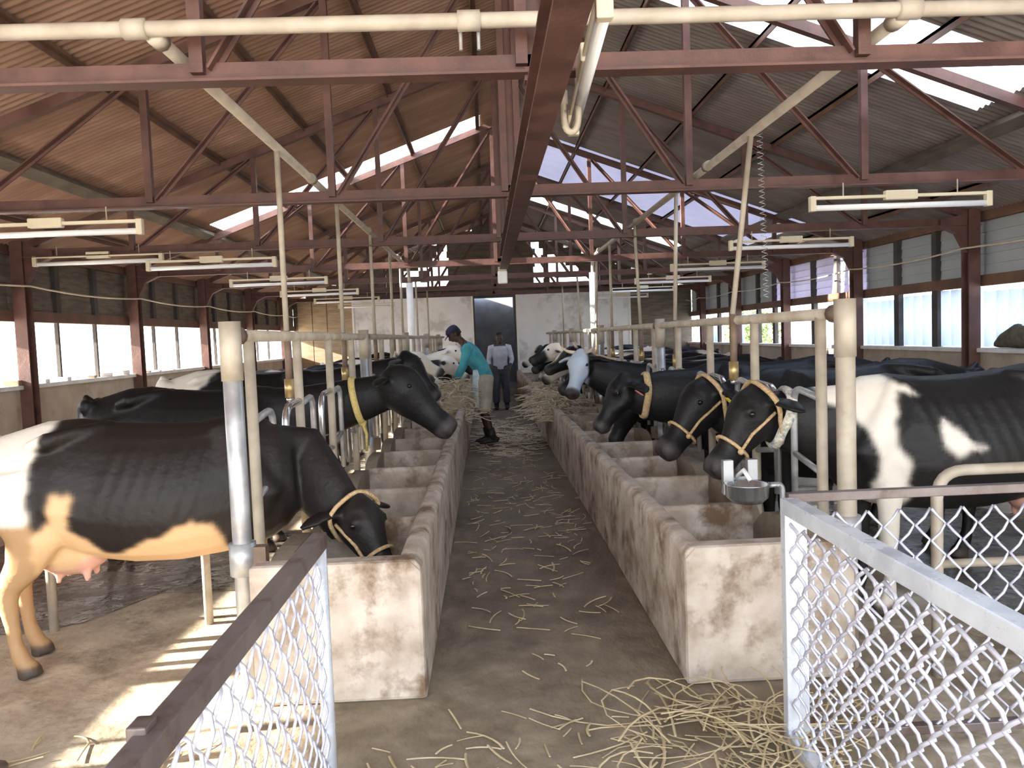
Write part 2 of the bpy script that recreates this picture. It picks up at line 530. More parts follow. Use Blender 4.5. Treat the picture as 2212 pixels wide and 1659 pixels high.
# ------------------------------------------------------------------ side walls
def side_wall(side):
    nm = 'left' if side < 0 else 'right'
    x = XL if side < 0 else XR
    lo, hi = x - 0.1, x + 0.1
    tag(MB().box(lo, hi, Y0, YB, FZ - 0.2, 1.22).build('wall_' + nm, M['plaster']), kind='structure')
    tag(MB().box(lo - 0.05, hi + 0.05, Y0, YB, 1.22, 1.275).build('trim_sill_' + nm, M['sill'], bevel=0.008), kind='structure')
    tag(MB().box(x - 0.06, x + 0.06, Y0, YB, 2.07, 2.21).build('trim_rail_' + nm, M['purlin']), kind='structure')
    tag(MB().box(x - 0.06, x + 0.06, Y0, YB, 2.90, 3.02).build('trim_plate_' + nm, M['purlin']), kind='structure')
    # studs of the upper panels, and mullions of the openings
    st = MB()
    y = TY[0] + 1.05
    for ty in [TY[0] - 3.15] + TY:
        for k in (1, 2):
            yy = ty + 1.05 * k
            if yy < YB - 0.2:
                st.box(x - 0.05, x + 0.05, yy - 0.055, yy + 0.055, 2.21, 2.90)
    tag(st.build('trim_stud_' + nm, M['stud']), kind='structure')
    return x


side_wall(-1)
side_wall(1)
mu = MB()
for ty in TY[:-1]:
    for k in (1, 2):
        yy = ty + 1.05 * k
        mu.box(XL - 0.025, XL + 0.025, yy - 0.022, yy + 0.022, 1.275, 2.07)
mu.box(XL - 0.025, XL + 0.025, 2.99, 3.03, 1.275, 2.07).box(XL - 0.025, XL + 0.025, 2.78, 2.81, 1.275, 2.07)
tag(mu.build('trim_mullion_left', M['stud']), kind='structure')
mu = MB()
for ty in TY[:-1]:
    for k in (1, 2):
        yy = ty + 1.05 * k
        mu.box(XR - 0.04, XR + 0.04, yy - 0.07, yy + 0.07, 1.275, 2.07)
tag(mu.build('trim_mullion_right', M['stud']), kind='structure')


def boards(x0, x1, y0, y1, z0, z1, rows, rr):
    mb = MB()
    h = (z1 - z0) / rows
    for i in range(rows):
        off = rr.uniform(-0.012, 0.012)
        mb.box(x0 + off, x1 + off, y0, y1, z0 + i * h, z0 + (i + 1) * h + 0.002)
    return mb


rr = random.Random(3)
edges = [Y0] + TY + [YB]
for i in range(len(edges) - 1):
    ya, yb = edges[i], edges[i + 1]
    o = boards(XL - 0.035, XL - 0.01, ya, yb, 2.21, 2.90, 4, rr).build('wall_left_boards', M['wood'])
    tag(o, kind='structure')
# right: translucent sheets in the openings and above the rail
def corr_wall(x, ya, yb, za, zb, mat, name, amp=0.05, pitch=0.24):
    mb = MB()
    n = max(2, int((yb - ya) / (pitch / 8)))
    for i in range(n + 1):
        y = ya + (yb - ya) * i / n
        xx = x + amp * math.cos(2 * math.pi * y / pitch)
        mb.v += [(xx, y, za), (xx, y, zb), (xx + 0.004, y, zb), (xx + 0.004, y, za)]
    for i in range(n):
        a, b = 4 * i, 4 * i + 4
        mb.f += [(a, b, b + 1, a + 1), (a + 3, a + 2, b + 2, b + 3), (a + 1, b + 1, b + 2, a + 2), (a, a + 3, b + 3, b)]
    return mb.build(name, mat, smooth=True)


wi = 1
for i in range(len(edges) - 1):
    ya, yb = edges[i], edges[i + 1]
    for k in range(3):
        a, b = ya + (yb - ya) * k / 3, ya + (yb - ya) * (k + 1) / 3
        if a > YB - 0.3:
            continue
        up = 'glaresheet' if 13.0 < a < 17.2 else 'greysheet'
        # upper panels: horizontal laps
        mb = MB()
        for r_ in range(5):
            z0 = 2.21 + 0.138 * r_
            mb.v += []
            bx = XR + 0.03
            mb.bar((bx, a - 0.02, z0 + 0.069), (bx, b + 0.02, z0 + 0.069), 0.012, 0.146, up=(0.09, 0, 1))
        tag(mb.build('wall_right_panel', M[up]), kind='structure')
        if a < 12.9 or (13 < a < 14.0):
            o = corr_wall(XR + 0.02, a + 0.04, b - 0.04, 1.285, 2.06 - 0.03 * ((k * 7) % 3), M['bluesheet'], 'window_%d' % wi)
            tag(o, kind='structure')
            wi += 1
        elif a > 16.5 and k != 1:
            o = corr_wall(XR + 0.02, a + 0.04, b - 0.45, 1.285, 2.0, M['bluesheet'], 'window_%d' % wi)
            tag(o, kind='structure')
            wi += 1


# ------------------------------------------------------------------ far wall
mb = MB()
rr = random.Random(5)


def wall_row(z0, z1, gaps):
    """boards across the barn with gaps (list of (x0,x1))"""
    half = (APEX + 0.05 - z1) / SLOPE
    lo, hi = max(XL, XC - half - 0.15), min(XR, XC + half + 0.15)
    cuts = sorted(gaps)
    x = lo
    for a, b in cuts:
        if b <= lo or a >= hi:
            continue
        if a > x:
            mb.box(x, a, YB, YB + 0.08, z0, z1 - 0.0005)
        x = max(x, b)
    if x < hi:
        mb.box(x, hi, YB, YB + 0.08, z0, z1 - 0.0005)


wall_row(FZ, 1.0, [(-0.32, 0.93)])
wall_row(1.0, 2.0, [(-0.32, 0.93)])
wall_row(2.0, 3.05, [(-0.32, 0.93)])
rows = [(3.05, 3.25, []), (3.25, 3.42, [(-2.60, -1.75), (-1.68, -1.10), (2.05, 3.30), (1.55, 1.85)]),
        (3.42, 3.60, [(-2.2, -1.95), (-1.68, -1.08), (1.55, 1.88), (2.05, 2.2)]),
        (3.60, 3.78, [(-2.45, -2.0), (-1.66, -1.10), (1.55, 1.86), (2.02, 2.95)]),
        (3.78, 3.96, [(-2.0, -1.75), (-1.70, -1.10), (1.60, 1.86), (2.02, 2.55)]),
        (3.96, 4.14, [(-1.55, -1.06), (1.55, 1.80), (2.0, 2.3)]),
        (4.14, 4.34, [(-1.42, -1.12), (1.62, 1.86)]), (4.34, 4.54, [(-1.2, -1.10), (1.50, 1.74)]),
        (4.54, 4.74, []), (4.74, 4.94, []), (4.94, 5.14, []), (5.14, 5.30, [])]
for z0, z1, gp in rows:
    wall_row(z0, z1, gp)
tag(mb.build('wall_back', M['wood']), kind='structure')
# tan boarding at the left end of the far wall
mb = MB()
for i in range(4):
    mb.box(-5.75 + i * 0.45, -5.32 + i * 0.45, YB - 0.05, YB - 0.002, FZ, 2.95)
tag(mb.build('wall_back_boards', M['woodtan']), kind='structure')


def slide_door(x0, x1, n):
    d = MB().box(x0, x1, YB - 0.11, YB - 0.06, 0.02, 3.0).build('door_%d' % n, M['door'])
    tag(d, kind='structure')
    fr = MB()
    for xa in (x0, x1 - 0.06):
        fr.box(xa, xa + 0.06, YB - 0.13, YB - 0.11, 0.02, 3.0)
    fr.box(x0, x1, YB - 0.13, YB - 0.11, 2.95, 3.0)
    fr.build('door_frame', M['lightwhite'], d)
    tr = MB().box(x0 - 0.1, x1 + 0.1, YB - 0.16, YB - 0.05, 3.02, 3.1).build('door_track', M['stud'], d)
    return d


slide_door(-4.08, -0.36, 1)
slide_door(0.96, 4.52, 2)
# dark passage beyond the doorway
mb = MB()
mb.box(-0.9, -0.4, YB + 0.08, YB + 4, FZ, 3.2).box(1.0, 1.5, YB + 0.08, YB + 4, FZ, 3.2).box(-0.9, 1.5, YB + 4, YB + 4.2, FZ, 3.2)
mb.box(-0.9, 1.5, YB + 0.08, YB + 3.8, 3.05, 3.2).box(-0.9, 1.5, YB, YB + 4.2, FZ - 0.2, 0.0)
tag(mb.build('wall_passage', M['darkroom']), kind='structure')


# ------------------------------------------------------------------ roof
def corr(side, ya, yb, da, db, mb, amp=0.011, pitch=0.085, dz=0.0):
    n = max(2, int((yb - ya) / (pitch / 6)))
    b = len(mb.v)
    for i in range(n + 1):
        y = ya + (yb - ya) * i / n
        o = amp * math.cos(2 * math.pi * y / pitch) + dz
        mb.v += [(XC + side * da, y, roof_z(da) + o), (XC + side * db, y, roof_z(db) + o)]
    for i in range(n):
        a = b + 2 * i
        mb.f.append((a, a + 1, a + 3, a + 2) if side < 0 else (a, a + 2, a + 3, a + 1))


EAVE = 6.75
SKY_R = [(6.32, 7.44, 0.95, 4.45), (18.35, 19.15, 0.9, 4.4)]
SKY_L = [(12.62, 13.62, 0.22, 4.55)]
MILK_R = [(13.15, 16.2, 0.25, 5.2)]
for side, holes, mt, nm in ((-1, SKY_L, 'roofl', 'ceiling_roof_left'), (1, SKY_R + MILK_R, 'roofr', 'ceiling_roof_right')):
    ev = 7.85 if side < 0 else EAVE  # left eave lengthened out of view to cut the sun patch short
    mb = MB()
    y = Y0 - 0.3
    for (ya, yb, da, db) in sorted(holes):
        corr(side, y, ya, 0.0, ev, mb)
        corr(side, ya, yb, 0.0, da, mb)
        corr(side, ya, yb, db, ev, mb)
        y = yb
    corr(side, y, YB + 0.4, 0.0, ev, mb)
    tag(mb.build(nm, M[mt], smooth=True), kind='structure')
tag(MB().prism([(XC - 0.3, APEX - 0.07), (XC, APEX + 0.04), (XC + 0.3, APEX - 0.07), (XC + 0.3, APEX - 0.04), (XC, APEX + 0.07), (XC - 0.3, APEX - 0.04)],
               'y', Y0 - 0.3, YB + 0.4).build('trim_ridge_cap', M['roofr']), kind='structure')


def skylight(side, spec, mat, label, group=None, nm='skylight_sheet'):
    mb = MB()
    corr(side, *spec, mb, dz=0.004)
    return tag(mb.build(nm, mat, smooth=True), label, 'skylight', group)


skylight(1, SKY_R[0], M['clear'], 'large clear skylight sheet blazing white in the near right roof slope')
skylight(1, SKY_R[1], M['clear'], 'narrow bright skylight sheet in the far right roof slope beside the ridge')
skylight(-1, SKY_L[0], M['clear'], 'long bright skylight sheet running down the left roof slope')
skylight(1, MILK_R[0], M['milky'], 'milky roof sheet coloured with lilac glare beyond the fourth truss on the right slope', nm='translucent_roof_sheet')

PD = [0.28, 1.35, 2.4, 3.45, 5.5]
for side, sn in ((-1, 'left'), (1, 'right')):
    for i, d in enumerate(PD):
        z = roof_z(d) - 0.05
        mb = MB()
        # steel angle: a flange along the slope and a web
        mb.box(XC + side * d - 0.03, XC + side * d + 0.03, Y0, YB, z, z + 0.03)
        mb.box(XC + side * d - 0.03, XC + side * d - 0.02, Y0, YB, z - 0.05, z + 0.03)
        tag(mb.build('roof_purlin', M['purlin']), '%s slender roof purlin below the ridge on the %s slope' % (ORD[i], sn), 'purlin',
            'slender roof purlins')
    d = 4.72
    z = roof_z(d) - 0.06
    tag(MB().bar((XC + side * d, Y0, z), (XC + side * d, YB, z), 0.17, 0.06, up=(side * SLOPE, 0, 1)).build('wide_purlin', M['wood']),
        'broad dark timber purlin low on the %s roof slope' % sn, 'purlin', 'broad timber purlins')


# ------------------------------------------------------------------ trusses and columns
def truss(i, y):
    t = thing('roof_truss', (XC, y, TZ), '%s red steel roof truss counted from the camera' % ORD[i], 'truss', 'red steel roof trusses')
    H = APEX - 0.07 - TZ
    E_ = 6.1

    def top(x):
        return H - SLOPE * abs(x)
    b = MB()
    b.bar((-E_, 0.02, 0), (E_, 0.02, 0), 0.012, 0.11)
    b.bar((-E_, -0.03, -0.05), (E_, -0.03, -0.05), 0.10, 0.012)
    b.build('bottom_chord', M['red'], t)
    for s in (-1, 1):
        c = MB()
        c.bar((0, 0, H - 0.03), (s * E_, 0, top(E_) - 0.03), 0.08, 0.09)
        c.build('top_chord', M['red'], t)
        for k in range(1, 4):
            x = s * 1.54 * k
            v = MB()
            v.bar((x, 0.0, 0.0), (x, 0.0, top(x) - 0.06), 0.055, 0.06, up=(1, 0, 0))
            v.build('vertical_strut', M['red'], t)
            xp = s * 1.54 * (k - 1)
            dg = MB()
            dg.bar((x - s * 0.05, 0.035, 0.02), (xp + s * 0.05, 0.035, top(xp) - 0.09), 0.012, 0.06, up=(1, 0, 0))
            dg.bar((x - s * 0.05, 0.0, 0.02), (xp + s * 0.05, 0.0, top(xp) - 0.09), 0.06, 0.012, up=(1, 0, 0))
            dg.build('diagonal_strut', M['red'], t)
    kp = MB()
    kp.bar((-0.06, 0, 0), (-0.06, 0, H - 0.05), 0.06, 0.055, up=(1, 0, 0))
    kp.bar((0.06, 0, 0), (0.06, 0, H - 0.05), 0.06, 0.055, up=(1, 0, 0))
    kp.bar((0, 0.02, 0), (0, 0.02, H - 0.05), 0.012, 0.16, up=(1, 0, 0))
    kp.build('king_post', M['red'], t)
    return t


for i, y in enumerate(TY):
    truss(i, y)

for side, x, sn in ((-1, XL + 0.17, 'left'), (1, XR - 0.17, 'right')):
    for i, y in enumerate(TY):
        c = thing('steel_column', (x, y, FZ), '%s red steel column from the camera along the %s wall' % (ORD[i], sn), 'column',
                  'red steel columns along the side walls')
        b = MB()
        hz = 3.05 - FZ
        b.box(-0.075, 0.075, -0.085, -0.070, 0, hz).box(-0.075, 0.075, 0.070, 0.085, 0, hz).box(-0.008, 0.008, -0.07, 0.07, 0, hz)
        b.build('shaft', M['red'], c)
        h = MB()
        h.prism([(-side * 0.07, hz - 0.55), (-side * 0.07, hz - 0.05), (-side * 0.42, hz - 0.12), (-side * 0.42, hz - 0.2), (-side * 0.2, hz - 0.3)],
                'y', -0.05, 0.05)
        o = h.build('haunch', M['red'], c)
        fix_normals(o)
        MB().box(-0.1, 0.1, -0.11, 0.11, 0, 0.02).build('base_plate', M['red'], c)

# ------------------------------------------------------------------ monorail beam and lamp at its end
mo = thing('monorail_beam', (XC + 0.02, 0, 2.62), 'red steel monorail beam running overhead down the middle', 'beam')
b = MB()
b.box(-0.06, 0.06, -1.2, 11.4, 0, 0.014).box(-0.06, 0.06, -1.2, 11.4, 0.186, 0.2).box(-0.006, 0.006, -1.2, 11.4, 0.014, 0.186)
b.build('rail', M['red'], mo)
for y in TY[:3]:
    MB().box(-0.07, 0.07, y - 0.04, y + 0.04, 0.2, 0.26).build('hanger_plate', M['red'], mo)
lm = thing('bulkhead_lamp', (XC + 0.0, 11.5, 2.42), 'small white lamp hanging at the far end of the monorail beam', 'lamp')
MB().box(-0.07, 0.07, -0.05, 0.05, 0.0, 0.19).build('lamp_body', M['tube'], lm, bevel=0.02)
MB().box(-0.06, 0.06, -0.055, 0.055, 0.19, 0.24).build('lamp_cap', M['lightcream'], lm)
MB().tube([(0.02, 0, 0.24), (0.02, -0.08, 0.35), (0.02, -0.12, 0.42)], 0.008).build('lamp_cord', M['cable'], lm)

# ------------------------------------------------------------------ pipework
pz = 3.045
tp = thing('transverse_pipe', (0, 3.56, pz), 'cream pipe crossing the barn above the nearest truss chord', 'pipe')
MB().tube([(-5.0, 0, 0.0), (5.6, 0, 0.0)], 0.034, 12).build('pipe_run', M['pipe'], tp, smooth=True)
for x in (-1.47, -0.02, 1.95):
    MB().tube([(x - 0.05, 0, 0), (x + 0.05, 0, 0)], 0.045, 12).build('coupling', M['pipe'], tp, smooth=True)
for x in (-0.06, 0.02):
    MB().tube([(x, 0.045, 0.0), (x, 0.03, -0.06), (x, 0.02, -0.12)], 0.008, 6).build('pipe_clip', M['galv'], tp)
for side, x, sn in ((-1, -1.40, 'left'), (1, 1.93, 'right')):
    p = thing('overhead_pipeline', (x, 0, pz - 0.02), 'long cream pipeline overhead along the %s row, bending down at its far end' % sn, 'pipe',
              'overhead pipelines')
    ye = 14.95 if side < 0 else 13.95
    pts = [(0, 3.60, 0.0), (0, ye - 0.35, -0.02)] + arc((0, ye - 0.25, -0.02), (0, ye, -0.02), (0, ye, -0.3))
    MB().tube(pts, 0.032, 10).build('pipe_run', M['pipe'], p, smooth=True)
    MB().tube([(0, ye, -0.3), (0, ye, -1.9)], 0.065, 10).build('white_drop_pipe', M['whitepipe'], p, smooth=True)
    for y in (3.62, 6.7, 9.9, 13.1):
        MB().tube([(0, y - 0.045, 0), (0, y + 0.045, 0)], 0.042, 10).build('coupling', M['pipe'], p, smooth=True)
    for k, y in enumerate((5.6, 7.8, 10.0, 12.0, 13.4, TY[4], TY[5])):
        lean = 0.16 if (side > 0 and k == 0) else (0.05 * math.sin(k * 2.1))
        zb = 0.0
        d = thing('milk_drop_line', (x - (lean if side > 0 else 0), y, 1.25),
                  '%s drop line hanging above the %s stall rail, counted from the camera' % (ORD[k], sn), 'drop line', 'hanging milk drop lines')
        tz = pz - 0.02 - 1.25 if y < 14.6 else TZ - 0.05 - 1.25
        MB().tube([(lean if side > 0 else 0, 0, tz), (0.0, 0, 0.5)], 0.02, 8).build('drop_pipe', M['galv2'], d, smooth=True)
        MB().tube([(0, 0, 0.5), (0.004, 0, 0.3), (0, 0, 0.14)], 0.026, 8).build('rubber_hose', M['hose'], d, smooth=True)
        MB().tube([(0, 0, 0.16), (0, 0, 0.03)], 0.036, 10).build('brass_coupling', M['brass'], d, smooth=True)
        bc = [c_ for c_ in d.children if c_.name.startswith('brass')][0]
        MB().tube([(0, 0, 0.03), (0, 0, 0.0)], 0.028, 10).build('end_plug', M['chrome'], bc, smooth=True)
# spring cord beside the near right drop line
pts = []
for i in range(420):
    t = i / 419
    a = t * 2 * math.pi * 30
    rad = 0.02
    pts.append((1.96 + 0.03 * t + rad * math.cos(a), 5.52 + rad * math.sin(a), 3.0 - 1.15 * t))
tag(MB().tube(pts, 0.0017, 5).build('spring_cord', M['chrome'], smooth=True), 'thin coiled spring cord dangling beside the near right drop line', 'cord')

# conduit hook under the monorail, and tube light over the camera
hk = [(0.0, 0, 0.24), (0.0, 0, 0.10)] + arc((0.0, 0, 0.10), (0.0, 0, 0.0), (0.035, 0, 0.0)) + arc((0.035, 0, 0.0), (0.075, 0, 0.0), (0.07, 0, 0.12))
ho = thing('conduit_hook', (0.405, 3.76, 2.60), 'pale bent conduit hook hanging beside the monorail beam', 'conduit')
cd = MB().tube(hk, 0.016, 8).build('conduit', M['galv2'], ho, smooth=True)
MB().tube([(0.0, 0, 0.13), (0.0, 0, 0.19)], 0.024, 8).build('collar', M['pipe'], cd, smooth=True)
MB().box(-0.03, 0.03, -0.04, 0.02, 0.235, 0.25).build('bracket', M['red'], ho)


def fixture(x, y, z, label, rz=0.0, L=1.58, cream=True, first=[None]):
    if first[0] is None:
        f = thing('fluorescent_light', (0, 0, 0), label, 'ceiling light', 'fluorescent batten lights')
        m = M['lightcream']
        MB().box(-L / 2, L / 2, -0.02, 0.02, 0.05, 0.075).build('batten', m, f)
        MB().tube([(-L / 2 + 0.03, 0, -0.02), (L / 2 - 0.03, 0, -0.02)], 0.026, 10).build('tube', M['tube'], f, smooth=True)
        for s in (-1, 1):
            MB().box(s * (L / 2 - 0.02) - 0.025, s * (L / 2 - 0.02) + 0.025, -0.03, 0.03, -0.05, 0.08).build('end_cap', m, f, bevel=0.006)
        MB().box(-0.14, 0.14, -0.03, 0.03, 0.03, 0.11).build('ballast_box', m, f, bevel=0.008)
        for s in (-1, 1):
            MB().tube([(s * 0.5, 0, 0.075), (s * 0.5, 0, 0.19)], 0.006, 6).build('hanger_wire', M['galv2'], f)
        first[0] = f
    else:
        f = copy_tree(first[0])
        f['label'] = label
    f.location = (x, y, z)
    f.rotation_euler = (0, 0, rz)
    return f


for side, sn in ((-1, 'left'), (1, 'right')):
    for i in range(1, 7):
        x = XC + side * 3.62 - (0.28 if i == 1 else 0.0)
        fixture(x, TY[i] - 0.12, 2.67, '%s fluorescent light from the camera on the %s side' % (ORD[i - 1], sn), rz=0.0)
fx = fixture(0.478, 3.50, 2.76, 'fluorescent light tilted lengthwise beside the monorail beam overhead', rz=math.pi / 2 - 0.043)
fixture(-4.75, TY[2] - 0.05, 2.78, 'bare fluorescent light close under the left eave by the second column')


def cable(name, pts, r, label):
    mb = MB()
    P = []
    for a, b in zip(pts[:-1], pts[1:]):
        a, b = Vector(a), Vector(b)
        for i in range(8):
            t = i / 8
            p = a.lerp(b, t)
            p.z -= 0.05 * 4 * t * (1 - t)
            P.append(tuple(p))
    P.append(pts[-1])
    return tag(mb.tube(P, r, 6).build(name, M['cable'], smooth=True), label, 'cable')


cable('wall_cable', [(XL + 0.28, y, 2.50) for y in [5.5] + TY[2:] + [24.0]], 0.012, 'cream cable sagging between columns along the left wall')
cable('wall_cable', [(XR - 0.28, y, 2.56) for y in [4.5] + TY[2:] + [24.0]], 0.012, 'cream cable sagging between columns along the right wall')


# ------------------------------------------------------------------ troughs
PY = [4.70 + 0.95 * k for k in range(20)]


def trough(sn, xa, xb):
    """xa = aisle face, xb = stall face"""
    s = 1 if xa > xb else -1
    y0, y1 = 3.55, 23.4
    t = thing('feed_trough', ((xa + xb) / 2, y0, 0), 'long concrete feed trough with many partitions along the %s of the aisle' % sn, 'trough',
              'long concrete feed troughs')
    ax, bx = xa - t.location.x, xb - t.location.x
    L = y1 - y0
    mb = MB()
    # aisle wall slightly battered, with worn top
    mb.prism([(ax, 0.0), (ax - s * 0.005, 0.62), (ax - s * 0.03, 0.65), (ax - s * 0.095, 0.65), (ax - s * 0.12, 0.62), (ax - s * 0.12, 0.0)], 'y', 0, L)
    o = mb.build('aisle_wall', M['trough'], t, bevel=0.012)
    fix_normals(o)
    e = MB()
    e.prism([(ax - s * 0.002, 0.0), (ax - s * 0.002, 0.60), (ax - s * 0.05, 0.652), (bx, 0.652), (bx, 0.0)] , 'y', -0.012, 0.11)
    o = e.build('end_wall', M['trough'], t, bevel=0.02)
    fix_normals(o)
    # stall-side wall: scalloped top, a dip at each neck gap
    pts = [(0.0, 0.0)]
    n = int(L / 0.05)
    top = []
    for i in range(n + 1):
        y = L * i / n
        wy = y + y0
        ph = ((wy - 4.72) / 1.05) % 1.0
        dip = math.exp(-((min(ph, 1 - ph)) / 0.17) ** 2)
        top.append((y, 0.60 - 0.16 * dip))
    w = MB()
    b0 = 0
    for (y, z) in top:
        w.v += [(bx, y, 0), (bx, y, z), (bx + s * 0.10, y, z), (bx + s * 0.10, y, 0)]
    for i in range(n):
        a, b = 4 * i, 4 * i + 4
        w.f += [(a, a + 1, b + 1, b), (a + 1, a + 2, b + 2, b + 1), (a + 2, a + 3, b + 3, b + 2)]
    w.f += [(0, 3, 2, 1), (4 * n, 4 * n + 1, 4 * n + 2, 4 * n + 3)]
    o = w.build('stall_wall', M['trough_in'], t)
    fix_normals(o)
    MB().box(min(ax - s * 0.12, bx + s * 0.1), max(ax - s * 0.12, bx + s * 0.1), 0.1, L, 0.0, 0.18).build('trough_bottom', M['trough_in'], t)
    for y in PY:
        if y > y1 - 0.2:
            break
        p = MB()
        lo, hi = min(ax - s * 0.115, bx + s * 0.095), max(ax - s * 0.115, bx + s * 0.095)
        yy = y - y0
        p.prism([(yy - 0.05, 0.17), (yy - 0.04, 0.57), (yy - 0.02, 0.59), (yy + 0.02, 0.59), (yy + 0.04, 0.57), (yy + 0.05, 0.17)], 'x', lo, hi)
        o = p.build('partition', M['trough'], t, bevel=0.008)
        fix_normals(o)
    return t


trough('left', -0.335, -1.12)
trough('right', 0.872, 1.67)


# ------------------------------------------------------------------ stall rails, posts, neck stanchions
RZ = 1.705
SY = [4.19 + 1.05 * k for k in range(18)]
for side, x, sn in ((-1, -1.25, 'left'), (1, 1.80, 'right')):
    tag(MB().tube([(x, 3.98, RZ), (x, 23.2, RZ)], 0.032, 10).build('head_rail', M['galv2'], smooth=True),
        'long dusty pipe rail on top of the %s row of stanchions' % sn, 'rail', 'stall head rails')
    for k in range(5):
        y = 3.90 + 4.2 * k
        p = thing('rail_post', (x, y, FZ), '%s thick galvanised post from the camera holding the %s stall rail' % (ORD[k], sn), 'post',
                  'thick rail posts')
        top = RZ - FZ
        MB().tube([(0, 0, 0), (0, 0, top + 0.06)], 0.047, 14).build('shaft', M['galv'] if (side < 0 or k) else M['galv2'], p, smooth=True)
        MB().tube([(0, 0, top - 0.22), (0, 0, top + 0.07)], 0.053, 14).build('sleeve', M['galv2'], p, smooth=True)
        MB().tube([(0, 0.03, top), (0, 0.13, top)], 0.048, 12).build('rail_socket', M['hose'], p, smooth=True)
        MB().tube([(0, 0, 0.62), (0, 0, 0.78)], 0.066, 14).build('clamp', M['galv'], p, smooth=True)
        clp = [c_ for c_ in p.children if c_.name.startswith('clamp')][0]
        MB().box(0.05 if side < 0 else -0.12, 0.12 if side < 0 else -0.05, -0.03, 0.03, 0.64, 0.76).build('clamp_lug', M['hose'], clp)
    first = None
    for k, y in enumerate(SY):
        lab = '%s galvanised neck stanchion from the camera in the %s row' % (ORD[k], sn)
        if first is None:
            p = thing('neck_stanchion', (x, y, FZ), lab, 'stanchion', 'neck stanchions of the %s row' % sn)
            MB().tube([(0, 0, 0), (0, 0, RZ - FZ)], 0.030, 10).build('upright', M['galv2'], p, smooth=True)
            z1 = 1.38
            pts = [(0, 0.0, z1 - 0.03), (0, 0.28, z1)] + arc((0, 0.30, z1), (0, 0.385, z1), (0, 0.385, z1 - 0.10)) + [(0, 0.39, 0.70)]
            lp = MB().tube(pts, 0.021, 8).build('loop', M['galv'], p, smooth=True)
            MB().tube([(0, 0.0, 0.94), (0, 0.387, 1.0)], 0.018, 8).build('crossbar', M['galv'], p, smooth=True)
            pts = [(0, 0.0, z1), (0, -0.26, z1 - 0.01)] + arc((0, -0.27, z1 - 0.01), (0, -0.385, z1 - 0.02), (0, -0.39, z1 - 0.16)) + [(0, -0.39, 0.70)]
            MB().tube(pts, 0.024, 8).build('loop', M['chrome'], p, smooth=True)
            MB().tube([(0, 0.0, 0.92), (0, -0.387, 0.98)], 0.018, 8).build('crossbar', M['galv'], p, smooth=True)
            first = p
            fp = p
        else:
            p = copy_tree(first)
            p.location = (x, y, FZ)
            p['label'] = lab
    # the first stanchion stands at the rail post: its near loop would pass the post, so it has only the far one
    drop = [c for c in fp.children if (c.name.startswith('loop') and min(v.co.y for v in c.data.vertices) < -0.2)
            or (c.name.startswith('crossbar') and min(v.co.y for v in c.data.vertices) < -0.2)]
    for c in drop:
        bpy.data.objects.remove(c)


def divider(x0, x1, y, label, z1=1.02, dirx=1):
    """bent-pipe stall divider: two legs and a rounded top"""
    d = thing('stall_divider', (0, y, FZ), label, 'stall divider', 'bent pipe stall dividers')
    r = 0.14
    lo, hi = min(x0, x1), max(x0, x1)
    MB().tube([(lo, 0, 0), (lo, 0, z1 - r)] + arc((lo, 0, z1 - r), (lo, 0, z1), (lo + r, 0, z1)) + [(hi - r, 0, z1)]
              + arc((hi - r, 0, z1), (hi, 0, z1), (hi, 0, z1 - r)) + [(hi, 0, 0)], 0.028, 10).build('hoop', M['galv2'], d, smooth=True)
    MB().tube([(lo, 0, 0.56), (hi, 0, 0.56)], 0.022, 8).build('middle_bar', M['galv2'], d, smooth=True)
    return d


divider(-2.80, -1.83, 4.97, 'bent pipe stall divider standing beyond the near left cow')
divider(2.16, 3.3, 3.72, 'bent pipe stall divider behind the right fence, in front of a cow')
divider(-2.80, -1.83, 8.12, 'bent pipe stall divider beyond the second left cow')

# ------------------------------------------------------------------ wall things
sb = MB()
rs = random.Random(2)
for i in range(5):
    pass
sk = MB().loft([((0, -0.42, 0.03), 0.02, 0.06), ((0, -0.36, 0.07), 0.07, 0.11), ((0, -0.15, 0.13), 0.13, 0.14), ((0, 0.05, 0.15), 0.15, 0.14),
                ((0, 0.25, 0.10), 0.10, 0.13), ((0, 0.40, 0.05), 0.05, 0.08), ((0, 0.46, 0.03), 0.02, 0.04)], n=18)
so = sk.build('feed_sack', M['burlap'], smooth=True)
so.location = (XR - 0.0, 9.3, 1.275)
tag(so, 'dark lumpy sack lying on the right wall sill by a column', 'sack')
rs = random.Random(11)
for i in range(9):
    y = 9.9 + i * 0.62 + rs.uniform(-0.15, 0.15)
    a = rs.uniform(0, 3)
    mb = MB().box(-0.05, 0.05, -0.09, 0.09, 0, rs.uniform(0.02, 0.07))
    o = mb.build('rubble_scrap', M['paper'] if i % 3 else M['woodtan'], bevel=0.01)
    o.location = (XL + 0.05, y, 1.275)
    o.rotation_euler = (0, 0, a)
    tag(o, '%s pale scrap from the camera lying on the left wall sill' % ORD[i], 'scrap', 'scraps on the left sill')

